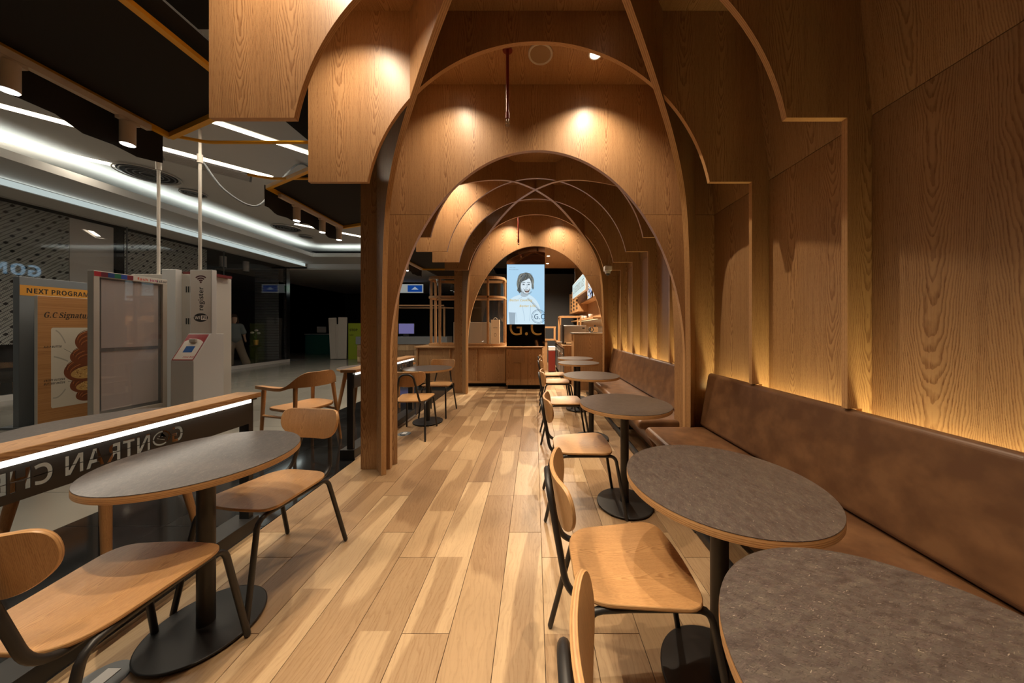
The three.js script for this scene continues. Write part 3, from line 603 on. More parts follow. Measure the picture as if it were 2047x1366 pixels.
    for (let i = 0; i < 160; i++) { const a = hash(i, 21, 1) * PI, r = 1 + hash(i, 22, 1) * 0.35; g.fillStyle = 'rgba(96,110,118,0.5)'; g.fillRect(342 + Math.cos(a) * 62 * r, 462 + Math.sin(a) * 42 * r, 4, 5); }
    // raised forearm and croissant crumbs
    g.strokeStyle = '#9fb3bf'; g.lineWidth = 30; g.beginPath(); g.moveTo(356, 590); g.quadraticCurveTo(470, 680, 590, 850); g.stroke();
    g.strokeStyle = '#c3d6e2'; g.lineWidth = 14; g.beginPath(); g.moveTo(352, 580); g.quadraticCurveTo(470, 670, 586, 836); g.stroke();
    g.fillStyle = '#d9c68c'; g.font = 'italic bold 54px sans-serif'; g.fillText('Better Cooking', 40, 640); g.fillText('Better Life', 210, 740);
    g.strokeStyle = '#22455f'; g.lineWidth = 6; g.beginPath(); g.arc(540, 905, 118, 0, 7); g.stroke(); g.setLineDash?.([14, 8]); g.beginPath(); g.arc(540, 905, 100, 0, 7); g.stroke(); g.setLineDash?.([]);
    g.fillStyle = '#22455f'; g.font = '120px sans-serif'; g.fillText('G.C', 460, 950);
  });
  const disp = new THREE.PlaneGeometry(0.775, 1.235).translate(-0.178, 2.0, -6.2435);
  mesh('display', disp, std({ color: 0x000000, emissive: 0xffffff, emissiveMap: face, emissiveIntensity: 1.05, roughness: 0.3 }), s);
  area('screen_glow', -0.178, 2.0, 6.24, 0.77, 1.23, -0.178, 2.0, 0, [0.72, 0.88, 1], 0.75);
  mesh('gold_lettering', (() => { const gs = []; for (const [txt, x, y, sz] of [['G.C', -0.54, 1.16, 0.33], ['a f', -0.22, 1.06, 0.0]]) { if (!sz) continue; for (const sh of reg.generateShapes(txt, sz)) { const g = new THREE.ExtrudeGeometry(sh, { depth: 0.006, bevelEnabled: false, curveSegments: 8 }); g.translate(x, y, -6.274); gs.push(g); } } return mg(gs); })(), M.gold, s);
  for (const x of [-0.5, 0.14]) mesh('hanger', bx(x - 0.012, x + 0.012, 3.0, 3.35, 6.275, 6.29), M.steel, s);
}
{
  // back room: ceiling, lamps, back wall
  const c = struct('ceiling', null, null, 'warm lit ceiling of the service area behind the far portal');
  mesh('ceiling_panel', bx(-0.25, XR, 3.36, 3.40, DF + 0.05, 10.4, 0, 'x'), M.oakB, c);
  mesh('ceiling_panel', bx(-2.7, -0.25, 3.36, 3.40, DF + 0.05, 10.4, 0, 'x'), M.blackMatt, c);
  const rowD = [6.9, 7.7, 8.6, 9.6];
  rowD.forEach((d, i) => downlight(0.36 + 0.02 * i, 3.36, d, 34, 1.25, 0.6, ['first', 'second', 'third', 'fourth'][i] + ' downlight in the row beyond the far portal, counted from the camera'));
  const w = struct('wall_back', null, null, 'dark back wall of the service area');
  mesh('dark_panel', bx(-2.0, XR, 0, 3.36, 11.5, 11.6), M.dark, w);
  // tall cabinet that closes the bench row
  const t = thing('tall_cabinet', 'oak cabinet end panel behind the farthest bench table', 'cabinet', [0, 0, 0]);
  mesh('end_panel', bx(0.84, 1.645, 0.002, 1.175, 6.32, 6.345), M.oak, t);
  mesh('edge_trim', bx(0.825, 0.84, 0.002, 1.19, 6.315, 6.345), M.ply, t);
  mesh('top', bx(0.825, 1.645, 1.176, 1.20, 6.315, 7.0), M.steel, t);
  mesh('body', bx(0.86, 1.645, 0.002, 1.17, 6.346, 7.0), M.oakB, t);
  // working counter along the aisle
  const k = thing('working_counter', 'dark fronted working counter running away behind the tall cabinet', 'counter', [0, 0, 0]);
  mesh('body', bx(0.70, 1.35, 0.08, 0.86, 7.02, 10.0), M.oak, k);
  mesh('worktop', bx(0.66, 1.40, 0.86, 0.90, 7.02, 10.0, 0.004), M.oakB, k);
  for (let i = 0; i < 4; i++) { const dr = mesh('fridge_door', bx(0.675, 0.70, 0.12, 0.80, 7.1 + i * 0.7, 7.74 + i * 0.7, 0.003), M.greyMetal, k); mesh('door_handle', bx(0.655, 0.675, 0.66, 0.70, 7.15 + i * 0.7, 7.6 + i * 0.7, 0.004), M.steel, dr); }
  const e = thing('espresso_machine', 'boxy stainless coffee machine on the working counter', 'coffee machine', [0.98, 0.90, 7.65]);
  mesh('housing', new RoundedBoxGeometry(0.56, 0.42, 0.55, 2, 0.02).translate(0.02, 0.26, 0), M.steel, e);
  mesh('side_panel', new THREE.BoxGeometry(0.03, 0.46, 0.56).translate(-0.28, 0.25, 0), M.black, e);
  mesh('badge', new THREE.BoxGeometry(0.06, 0.035, 0.004).translate(0.22, 0.4, 0.277), M.black, e);
  mesh('drip_tray', new THREE.BoxGeometry(0.14, 0.05, 0.3).translate(-0.33, 0.03, 0.05), M.steel, e);
  for (const [x, z] of [[-0.22, 0.22], [0.24, 0.22], [-0.22, -0.22], [0.24, -0.22]]) mesh('foot', new THREE.CylinderGeometry(0.02, 0.02, 0.05, 10).translate(x, 0.025, z), M.black, e);
  const gr = thing('coffee_grinder', 'small chrome grinder on top of the tall cabinet', 'grinder', [1.30, 1.20, 6.62]);
  mesh('body', new RoundedBoxGeometry(0.17, 0.13, 0.14, 2, 0.02).translate(0, 0.065, 0), M.chrome, gr);
  mesh('hopper', new THREE.CylinderGeometry(0.02, 0.015, 0.04, 12).translate(0.03, 0.15, 0), M.black, gr);
  mesh('handle_frame', new THREE.TorusGeometry(0.05, 0.007, 8, 20).translate(-0.07, 0.07, 0.08), M.black, gr);
  for (const [x, r, label] of [[1.44, 0.018, 'slim glass carafe beside the chrome grinder'], [1.49, 0.022, 'rounder glass carafe at the end of the tall cabinet']]) tag(mesh('carafe', new THREE.LatheGeometry([[0, 0], [r, 0], [r, 0.06], [r * 0.6, 0.09], [r * 0.7, 0.11]].map((p) => new THREE.Vector2(...p)), 18).translate(x, 1.201, -6.6), M.glass), label, 'carafe');
  // wooden tray frame on the counter
  const f = thing('wood_rack_frame', 'tall open oak frame standing on the working counter', 'frame', [0, 0, 0]);
  for (const [x, d] of [[0.72, 8.35], [1.28, 8.35], [0.72, 8.9], [1.28, 8.9]]) mesh('post', bx(x - 0.022, x + 0.022, 0.90, 1.64, d - 0.022, d + 0.022, 0.003), M.oakB, f);
  for (const d of [8.35, 8.9]) mesh('cross_rail', bx(0.742, 1.258, 1.60, 1.64, d - 0.022, d + 0.022, 0.003, 'x'), M.oakB, f);
  for (const x of [0.72, 1.28]) mesh('side_rail', bx(x - 0.022, x + 0.022, 1.60, 1.64, 8.372, 8.878, 0.003), M.oakB, f);
  const lt = thing('low_lattice', 'low oak lattice shelf at the far left of the service aisle', 'shelf', [0, 0, 0]);
  for (const y of [0.92, 1.30]) mesh('board', bx(-0.5, 0.66, y, y + 0.05, 9.2, 9.5, 0.003, 'x'), M.oakB, lt);
  for (const x of [-0.48, 0.02, 0.3, 0.62]) mesh('upright', bx(x - 0.03, x + 0.03, 0.97, 1.30, 9.2, 9.26, 0.003), M.oakB, lt);
  mesh('base_panel', bx(-0.5, 0.40, 0.002, 0.92, 9.25, 9.5), M.oak, lt);
  const bn = thing('waste_bin', 'red and white bin standing in the service aisle', 'bin', [0.52, 0, 9.0]);
  mesh('bin_body', new RoundedBoxGeometry(0.2, 0.62, 0.22, 2, 0.015).translate(0, 0.33, 0), M.red, bn); mesh('lid', new RoundedBoxGeometry(0.21, 0.12, 0.23, 2, 0.015).translate(0, 0.70, 0), M.white, bn);
  // back bar shelves on the right wall
  const b = thing('back_bar', 'oak back bar with wine niches and shelf on the right wall', 'shelf unit', [0, 0, 0]);
  mesh('back_board', bx(1.60, 1.655, 1.35, 2.55, 7.0, 11.2), M.oak, b);
  mesh('light_tiles', bx(1.64, 1.655, 1.20, 1.35, 7.0, 11.2), M.offwhite, b);
  mesh('long_shelf', bx(1.36, 1.60, 1.52, 1.56, 7.0, 11.2, 0.003), M.oakB, b);
  mesh('upper_shelf', bx(1.38, 1.60, 2.02, 2.05, 7.0, 9.0, 0.003), M.oakB, b);
  mesh('niche_shelf', bx(1.30, 1.60, 1.80, 1.84, 9.0, 11.2, 0.003), M.oakB, b);
  for (const d of [9.0, 9.7, 10.4, 11.1]) mesh('upright', bx(1.30, 1.60, 1.84, 2.55, d, d + 0.06, 0.003), M.oakB, b);
  for (const d of [9.36, 10.06, 10.76]) {
    for (let j = 0; j < 5; j++) { const bt = mesh('wine_bottle', new THREE.CylinderGeometry(0.036, 0.036, 0.28, 10).rotateZ(PI / 2).translate(1.44, 1.92 + j * 0.12, -d), M.black); tag(bt, 'dark wine bottle lying in the back bar niches', 'bottle', 'wine bottles in the niches'); }
  }
  // menu screens
  [[7.35, 8.0, ['#f6f2ec', '#c23a6a', '#2b2b30', '#e8a25c', '#6b8fd0'], 'bright menu screen nearest the far portal'], [8.15, 8.85, ['#eef2f6', '#3b2a2a', '#e66a8a', '#7f9fe0', '#f0c06a'], 'bright menu screen beside the wine niches']].forEach(([a, z, cols, label]) => {
    const t2 = thing('menu_screen', label, 'screen', [0, 0, 0], 0, 'menu screens on the back bar');
    mesh('casing', bx(1.555, 1.598, 2.07, 2.62, a, z, 0.003), M.black, t2);
    const tx = canvasTex(128, 160, (g, w, h) => { g.fillStyle = cols[0]; g.fillRect(0, 0, w, h); for (let i = 0; i < 22; i++) { g.fillStyle = cols[1 + Math.floor(rnd() * 4)]; g.beginPath(); g.ellipse(rr(0, w), rr(h * 0.2, h), rr(6, 20), rr(5, 14), rr(0, 3), 0, 7); g.fill(); } });
    const pg = new THREE.PlaneGeometry(z - a - 0.03, 0.52); pg.rotateY(-PI / 2); pg.translate(1.5535, 2.345, -(a + z) / 2);
    mesh('display', pg, std({ color: 0, emissive: 0xffffff, emissiveMap: tx, emissiveIntensity: 1.0 }), t2);
  });
  for (const [d, y, r, label] of [[7.7, 1.565, 0.06, 'white bowl on the long back bar shelf nearest the portal'], [8.5, 1.565, 0.05, 'white cup stack in the middle of the long back bar shelf'], [9.1, 1.565, 0.07, 'white jug at the far part of the long back bar shelf']])
    tag(mesh('white_crockery', new THREE.LatheGeometry([[0, 0], [r * 0.7, 0], [r, r * 0.9], [r * 0.95, r * 1.6], [r * 0.9, r * 1.6], [r * 0.85, 0.02], [0, 0.02]].map((p) => new THREE.Vector2(...p)), 20).translate(1.44, y, -d), M.white), label, 'crockery');
  // hanging light box sign
  const sg = thing('light_box_sign', 'pale blue light box sign hanging over the service aisle', 'sign', [0, 0, 0]);
  mesh('box', bx(1.19, 1.26, 2.20, 2.63, 7.05, 9.4, 0.006), M.white, sg);
  const stx = canvasTex(1024, 192, (g, w, h) => { g.fillStyle = '#c4e8ef'; g.fillRect(0, 0, w, h); g.fillStyle = '#20343c'; g.font = '116px serif'; g.textAlign = 'center'; g.fillText("L'ASSEMBLAGE", w / 2, 136); });
  const sp = new THREE.PlaneGeometry(2.33, 0.41); sp.rotateY(-PI / 2); sp.translate(1.1885, 2.415, -8.225);
  mesh('sign_face', sp, std({ color: 0, emissive: 0xffffff, emissiveMap: stx, emissiveIntensity: 0.85 }), sg);
  for (const d of [7.3, 9.1]) mesh('suspension', new THREE.CylinderGeometry(0.006, 0.006, 0.73, 8).translate(1.225, 2.995, -d), M.steel, sg);
  area('shelf_glow', 1.48, 1.515, 8.6, 3.0, 0.05, 1.55, 1.0, 8.6, [1, 0.86, 0.6], 9);
  const ls = thing('shelf_light_strip', 'warm light strip under the long back bar shelf', 'light strip', [0, 0, 0]);
  mesh('diffuser', bx(1.46, 1.50, 1.512, 1.519, 7.1, 10.1), M.ledWarm, ls);
}

// ================= the mall =================
const MC = 4.15;   // mall ceiling height
{
  const fl = struct('floor', null, null, 'polished beige tile floor of the mall with a black tile border');
  mesh('subfloor', bx(-12.5, -1.772, -0.06, -0.012, -2, 22), M.joint, fl);
  const tileM = [0.30, 0.31, 0.29].map((k) => std({ color: new THREE.Color().setRGB(k, k * 0.93, k * 0.80), roughness: 0.14 }));
  const blackT = [0.012, 0.016].map((k) => std({ color: new THREE.Color().setRGB(k, k, k * 1.02), roughness: 0.08 }));
  const tg = new RoundedBoxGeometry(0.796, 0.012, 0.796, 1, 0.001), bg = new RoundedBoxGeometry(0.660, 0.012, 0.660, 1, 0.001);
  for (let i = 0; i < 8; i++) for (let j = -2; j < 16; j++) { const m = mesh('tile', tg, tileM[(i * 5 + j * 3 + 60) % 3], fl); m.position.set(-3.1 - 0.4 - i * 0.8, -0.006, -(j + 0.5) * 0.8); }
  for (let i = 0; i < 2; i++) for (let j = -2; j < 18; j++) { const m = mesh('border_tile', bg, blackT[(i + j + 40) % 2], fl); m.position.set(-1.774 - 0.332 - i * 0.663, -0.006, -(j + 0.5) * 0.663); }
  mesh('far_floor', bx(-12.5, -1.772, -0.012, 0, 12.81, 22), tileM[0], fl);
  mesh('shop_window_floor', bx(-12.5, -9.5, -0.012, 0.0, -2, 12.8), M.greyMetal, fl);
}
{
  const c = struct('ceiling', null, null, 'white mall ceiling with lit slots and stepped coves');
  // main ceiling, with the diagonal slots cut through
  const s = new THREE.Shape([[-8.35, -3], [-1.5, -3], [-1.5, 11.2], [-8.35, 11.2]].map((p) => new THREE.Vector2(...p)));
  const slots = [[[-8.5, 2.24], [-4.94, 5.71], 0.16], [[-8.34, 4.30], [-7.34, 5.27], 0.16], [[-5.2, 3.36], [-3.0, 5.56], 0.16], [[-6.55, 8.25], [-5.2, 9.6], 0.16], [[-4.3, 6.4], [-2.9, 7.8], 0.16]];
  const boxes = [];
  slots.forEach(([a, b, w]) => {
    const ax = Math.max(a[0], -8.2), k = (ax - a[0]) / (b[0] - a[0]), A = [ax, mix(a[1], b[1], k)], dx = b[0] - A[0], dy = b[1] - A[1], l = Math.hypot(dx, dy), nx = -dy / l * w / 2, ny = dx / l * w / 2;
    s.holes.push(new THREE.Path([[A[0] + nx, A[1] + ny], [b[0] + nx, b[1] + ny], [b[0] - nx, b[1] - ny], [A[0] - nx, A[1] - ny]].map((p) => new THREE.Vector2(...p))));
    boxes.push([A, b, w, l]);
  });
  const g = new THREE.ExtrudeGeometry(s, { depth: 0.02, bevelEnabled: false }); g.rotateX(-PI / 2); g.translate(0, MC, 0); // y of the shape becomes depth
  mesh('ceiling_board', g, M.plaster, c);
  boxes.forEach(([a, b, w, l]) => {
    const t = thing('slot_light', ['long lit ceiling slot running behind the black canopy', 'short lit ceiling slot at the far left of the mall ceiling', 'lit ceiling slot beside the nearest hanging arch board', 'short far lit ceiling slot above the second canopy', 'lit ceiling slot hidden behind the second canopy'][boxes.findIndex((q) => q[0] === a)], 'ceiling light', [(a[0] + b[0]) / 2, MC, (a[1] + b[1]) / 2], Math.atan2(b[1] - a[1], b[0] - a[0]), 'lit diagonal ceiling slots');
    mesh('side_wall', mg([new THREE.BoxGeometry(l, 0.06, 0.01).translate(0, 0.05, w / 2 + 0.005), new THREE.BoxGeometry(l, 0.06, 0.01).translate(0, 0.05, -w / 2 - 0.005)]), M.offwhite, t);
    mesh('diffuser', new THREE.BoxGeometry(l, 0.01, w).translate(0, 0.075, 0), M.slot, t);
    const A = new THREE.RectAreaLight(new THREE.Color().setRGB(1, 0.88, 0.70), 44, l, w * 0.9); A.name = 'slot_glow'; A.position.set(0, 0.065, 0); A.rotation.x = -PI / 2; t.add(A);
  });
  // stepped coves along the storefront and across the far end
  mesh('high_cove_ceiling', bx(-9.6, -8.35, MC + 0.0, MC + 0.02, -3, 12), M.plaster, c);
  mesh('cove_soffit', bx(-8.8, -7.70, 3.78, 3.82, -3, 10.5), M.plaster, c);
  mesh('cove_lip', bx(-7.74, -7.70, 3.82, 3.91, -3, 10.5), M.plaster, c);
  mesh('lower_fascia', bx(-8.84, -8.81, 3.66, 3.82, -3, 11.7), M.plaster, c);
  mesh('shop_soffit', bx(-9.6, -8.84, 3.66, 3.70, -3, 11.7), M.plaster, c);
  mesh('cross_soffit', bx(-8.8, -1.6, 3.78, 3.82, 10.5, 11.7), M.plaster, c);
  mesh('cross_lip', bx(-7.70, -1.6, 3.82, 3.91, 10.5, 10.54), M.plaster, c);
  mesh('cross_fascia', bx(-8.8, -1.6, 3.62, 3.78, 11.7, 11.74), M.plaster, c);
  mesh('far_ceiling', bx(-12.5, -1.6, 3.58, 3.62, 11.74, 22), M.plaster, c);
  mesh('upper_closure', bx(-12.5, XR + 0.12, MC + 0.15, MC + 0.2, -3, 22), M.blackMatt, c);
  // cove tubes
  const tubeThing = (label, x0, x1, y, d0, d1, up) => { const t = thing('cove_light', label, 'light strip', [0, 0, 0], 0, 'cool white cove lights'); mesh('tube', bx(x0, x1, y, y + 0.02, d0, d1), M.cove, t); return t; };
  tubeThing('cool white cove light along the storefront soffit', -7.84, -7.80, 3.83, -2.5, 10.4);
  area('cove_glow', -7.82, 3.86, 4, 12.9, 0.05, -7.55, 5, 4, [0.90, 1, 0.95], 28);
  tubeThing('cool white cove light across the far end of the mall ceiling', -7.6, -1.8, 3.83, 10.58, 10.62);
  area('cove_glow', -4.7, 3.86, 10.6, 5.6, 0.05, -4.7, 5, 10.3, [0.90, 1, 0.95], 28);
  { const t = thing('cove_light', 'wide cool white light band above the shop windows', 'light strip', [0, 0, 0], 0, 'cool white cove lights'); mesh('diffuser', bx(-8.809, -8.795, 3.675, 3.775, -2.9, 11.6), glow(0.86, 1, 0.97, 0.62), t); }
  area('fascia_glow', -8.79, 3.725, 4.5, 13.8, 0.09, -5, 2.2, 4.5, [0.90, 1, 0.95], 7);
  // grilles
  const diff = (x, d, r, label) => { const t = thing('round_diffuser', label, 'air diffuser', [x, MC - 0.016, d], 0, 'round ceiling diffusers'); for (let i = 0; i < 5; i++) mesh('ring', new THREE.TorusGeometry(r * (1 - i * 0.19), 0.012, 6, 36).rotateX(PI / 2).translate(0, -0.01, 0), i ? M.greyMetal : M.plaster, t); mesh('back_plate', new THREE.CylinderGeometry(r * 0.9, r * 0.9, 0.004, 36), M.dark, t); };
  diff(-7.10, 5.56, 0.40, 'large round air diffuser nearest the camera in the mall ceiling');
  diff(-7.15, 6.34, 0.20, 'small round vent behind the nearest diffuser');
  diff(-7.0, 8.55, 0.34, 'round air diffuser farther along the mall ceiling');
  diff(-7.05, 9.34, 0.18, 'smallest round vent near the far cove');
  const gp = thing('linear_grille', 'rectangular linear grille in the mall ceiling behind the poles', 'grille', [-5.75, MC - 0.004, 5.35], PI / 4);
  mesh('frame', new THREE.BoxGeometry(1.1, 0.008, 0.42), M.greyMetal, gp); for (let i = 0; i < 9; i++) mesh('slat', new THREE.BoxGeometry(1.04, 0.012, 0.02).translate(0, -0.006, -0.17 + i * 0.0425), M.plaster, gp);
}
// storefront across the mall
{
  const w = struct('window_1', null, null, 'tall glass storefront across the mall'), gx = -9.5;
  const ms = [-1, 1.2, 3.3, 5.35, 7.05, 9.25, 11.55];
  mesh('base_kerb', bx(gx - 0.04, gx + 0.04, 0, 0.10, -1, 11.7), M.white, w);
  for (let i = 0; i + 1 < ms.length; i++) mesh('pane', bx(gx - 0.006, gx + 0.006, 0.10, 3.66, ms[i] + 0.01, ms[i + 1] - 0.01), M.glass, w);
  for (const d of ms.slice(0, -1)) mesh('mullion', bx(gx - 0.02, gx + 0.01, 0.1, 3.66, d - 0.006, d + 0.006), M.greyMetal, w);
  mesh('corner_column', bx(gx - 0.10, gx + 0.02, 0, 3.66, 11.56, 11.72), M.chrome, w);
  mesh('return_pane', bx(-10.6, gx - 0.1, 0.1, 3.66, 11.66, 11.67), M.glass, w);
  const b = struct('wall_left', null, null, 'dark interior of the shop across the mall');
  mesh('shop_back_wall', bx(-12.5, -12.4, 0, 3.7, -2, 14), M.dark, b);
  mesh('shop_ceiling', bx(-12.4, -9.6, 3.70, 3.74, -2, 14), M.dark, b);
  // lattice screens printed with a woven pattern
  const weave = canvasTex(512, 1024, (g, W, Hh) => {
    g.fillStyle = '#4a4e4c'; g.fillRect(0, 0, W, Hh);
    g.strokeStyle = '#d4d8d1'; g.lineWidth = 3; for (let k = -Hh; k < W + Hh; k += 8) { g.beginPath(); g.moveTo(k, 0); g.lineTo(k + Hh, Hh); g.stroke(); }
    g.strokeStyle = '#0e0f0f'; g.lineWidth = 2.2; for (let k = -Hh; k < W + Hh; k += 24) { g.beginPath(); g.moveTo(k, Hh); g.lineTo(k + Hh, 0); g.stroke(); }
    const n = 48; for (let i = 0; i < W / n + 1; i++) for (let j = 0; j < Hh / n + 1; j++) { const x = i * n + (j % 2) * n / 2, y = j * n; g.fillStyle = (i * 7 + j * 3) % 4 ? '#0c0d0d' : '#6f736e'; g.beginPath(); g.moveTo(x, y - 10); g.lineTo(x + 11, y); g.lineTo(x, y + 10); g.lineTo(x - 11, y); g.fill(); }
  });
  const scr = (d0, d1, y0, y1, label) => { const t = thing('woven_screen', label, 'screen', [0, 0, 0], 0, 'woven pattern screens behind the shop glass'); const m = weave.clone(); m.wrapS = m.wrapT = THREE.RepeatWrapping; m.repeat.set((d1 - d0) / 1.5, (y1 - y0) / 3); m.needsUpdate = true; const p = new THREE.PlaneGeometry(d1 - d0, y1 - y0); p.rotateY(PI / 2); p.translate(-9.698, (y0 + y1) / 2, -(d0 + d1) / 2); mesh('panel_face', p, std({ map: m, roughness: 0.7 }), t); mesh('panel_core', bx(-9.73, -9.70, y0, y1, d0, d1), M.dark, t); };
  scr(3.2, 6.30, 1.0, 3.62, 'large woven pattern screen at the far left behind the shop glass');
  scr(7.15, 8.95, 1.95, 3.62, 'woven pattern screen above the ad boards behind the shop glass');
  const gp = thing('grey_partition', 'plain pale grey partition between the two woven screens', 'partition', [0, 0, 0]); mesh('partition_board', bx(-10.0, -9.72, 0, 3.62, 6.32, 6.98), M.plaster, gp); mesh('dark_post', bx(-9.74, -9.68, 0, 3.62, 7.0, 7.12), M.blackMatt, gp);
  const sh = thing('roller_shutter', 'grey roller shutter beside the chrome corner column', 'shutter', [0, 0, 0]); for (let i = 0; i < 34; i++) mesh('slat', bx(-10.55, -9.66, 0.12 + i * 0.1, 0.205 + i * 0.1, 11.40, 11.42, 0.006), M.greyMetal, sh);
  for (const [d, i] of [[8.3, 0], [9.3, 1], [10.1, 2], [10.9, 3]]) { const t = thing('ceiling_can_light', ['first', 'second', 'third', 'fourth'][i] + ' unlit white cylinder light inside the shop across the mall, from the left', 'ceiling light', [-10.4, 3.70, d], 0, 'white cylinder lights in the shop'); mesh('can', new THREE.CylinderGeometry(0.09, 0.09, 0.36, 20).translate(0, -0.18, 0), M.white, t); mesh('inner_ring', new THREE.TorusGeometry(0.07, 0.012, 6, 20).rotateX(PI / 2).translate(0, -0.362, 0), M.dark, t); }
}
// mannequins behind the glass
function figure(name, label, pos, turn, parts, scale = 1) {
  const t = thing(name, label, 'mannequin', pos, turn, 'mannequins in the shop window');
  for (const [pn, mat, bones, res] of parts) {
    const all = bones.flatMap(([a, b, r0, r1]) => [[a, r0], [b, r1]]), lo = [1e9, 1e9, 1e9], hi = [-1e9, -1e9, -1e9];
    all.forEach(([p, r]) => p.forEach((v, k) => { lo[k] = Math.min(lo[k], v - r - 0.05); hi[k] = Math.max(hi[k], v + r + 0.05); }));
    const size = Math.max(...hi.map((h, k) => h - lo[k])), mid = hi.map((h, k) => (h + lo[k]) / 2), mc = new MarchingCubes(res, M.white, false, false, 60000); mc.isolation = 0;
    for (let z = 0; z < res; z++) for (let y = 0; y < res; y++) for (let x = 0; x < res; x++) {
      const q = [x, y, z].map((v, k) => mid[k] + (v / res * 2 - 1) * size / 2); let d = 1e9;
      for (const [a, b, r0, r1] of bones) { const ab = b.map((v, k) => v - a[k]), ap = q.map((v, k) => v - a[k]), h = clamp((ap[0] * ab[0] + ap[1] * ab[1] + ap[2] * ab[2]) / Math.max(1e-9, ab[0] ** 2 + ab[1] ** 2 + ab[2] ** 2)); const e = Math.hypot(ap[0] - ab[0] * h, ap[1] - ab[1] * h, ap[2] - ab[2] * h) - mix(r0, r1, h); const kk = 0.035, hh = clamp(0.5 + 0.5 * (d - e) / kk); d = d > 1e8 ? e : mix(d, e, hh) - kk * hh * (1 - hh); }
      mc.field[x + y * res + z * res * res] = -d;
    }
    mc.update();
    const n = mc.count, g = new THREE.BufferGeometry(), pa = new Float32Array(n * 3); for (let i = 0; i < n * 3; i++) pa[i] = mc.positionArray[i] * size / 2 + mid[i % 3];
    g.setAttribute('position', new THREE.BufferAttribute(pa, 3)); g.setAttribute('normal', new THREE.BufferAttribute(mc.normalArray.slice(0, n * 3), 3)); g.setAttribute('uv', new THREE.BufferAttribute(new Float32Array(n * 2), 2));
    mesh(pn, g, mat, t);
  }
  return t;
}
const skin = std({ color: new THREE.Color().setRGB(0.36, 0.24, 0.17), roughness: 0.6 }), cloth = (r, g, b) => std({ color: new THREE.Color().setRGB(r, g, b), roughness: 0.9 });
figure('mannequin', 'mannequin in grey top and beige wide trousers behind the shop glass', [-9.95, 0.002, 10.0], 1.2, [
  ['body', skin, [[[0, 1.62, 0], [0, 1.54, 0.02], 0.09, 0.075], [[0, 1.50, 0], [0, 1.38, 0], 0.045, 0.06], [[-0.2, 1.36, 0], [-0.27, 1.08, 0.02], 0.05, 0.04], [[-0.27, 1.08, 0.02], [-0.26, 0.84, 0.1], 0.036, 0.03], [[0.2, 1.36, 0], [0.27, 1.08, 0], 0.05, 0.04], [[0.27, 1.08, 0], [0.28, 0.84, 0.08], 0.036, 0.03], [[-0.12, 0.10, 0.02], [-0.12, 0.03, 0.14], 0.045, 0.03], [[0.26, 0.10, 0.16], [0.30, 0.03, 0.28], 0.045, 0.03]], 60],
  ['hair', cloth(0.05, 0.03, 0.02), [[[0, 1.68, -0.02], [0, 1.6, -0.05], 0.10, 0.10], [[-0.09, 1.62, -0.02], [-0.11, 1.42, -0.02], 0.045, 0.04], [[0.09, 1.62, -0.02], [0.11, 1.42, -0.02], 0.045, 0.04]], 28],
  ['top', cloth(0.16, 0.19, 0.19), [[[-0.14, 1.36, 0], [0.14, 1.36, 0], 0.09, 0.09], [[0, 1.3, 0], [0, 0.98, 0.01], 0.15, 0.19], [[-0.18, 1.36, 0], [-0.25, 1.16, 0.01], 0.085, 0.085], [[0.18, 1.36, 0], [0.25, 1.16, 0.01], 0.085, 0.085]], 36],
  ['trousers', cloth(0.22, 0.18, 0.13), [[[-0.08, 0.95, 0], [-0.11, 0.5, 0.02], 0.13, 0.10], [[-0.11, 0.5, 0.02], [-0.12, 0.13, 0.02], 0.10, 0.11], [[0.08, 0.95, 0], [0.16, 0.52, 0.10], 0.13, 0.10], [[0.16, 0.52, 0.10], [0.26, 0.13, 0.16], 0.10, 0.11]], 44]]);
figure('mannequin', 'mannequin in a black dress at the far left picture edge behind the glass', [-10.0, 0.002, 5.72], 1.3, [
  ['body', skin, [[[0, 1.66, 0], [0, 1.58, 0.02], 0.09, 0.075], [[0, 1.54, 0], [0, 1.42, 0], 0.045, 0.06], [[-0.2, 1.40, 0], [-0.28, 1.12, 0.02], 0.05, 0.042], [[-0.28, 1.12, 0.02], [-0.12, 1.02, 0.20], 0.038, 0.032], [[0.2, 1.40, 0], [0.28, 1.12, 0], 0.05, 0.042], [[0.28, 1.12, 0], [0.3, 0.92, 0.14], 0.038, 0.032], [[-0.1, 0.6, 0], [-0.11, 0.1, 0], 0.07, 0.045], [[0.1, 0.6, 0], [0.11, 0.1, 0.02], 0.07, 0.045], [[-0.11, 0.08, 0], [-0.11, 0.03, 0.13], 0.045, 0.03], [[0.11, 0.08, 0], [0.11, 0.03, 0.13], 0.045, 0.03]], 60],
  ['hair', cloth(0.03, 0.025, 0.02), [[[0, 1.72, -0.02], [0, 1.62, -0.05], 0.10, 0.10]], 22],
  ['dress', cloth(0.012, 0.012, 0.014), [[[-0.13, 1.39, 0], [0.13, 1.39, 0], 0.085, 0.085], [[0, 1.34, 0], [0, 1.02, 0], 0.14, 0.13], [[0, 1.02, 0], [0, 0.5, 0], 0.15, 0.24]], 40]]);
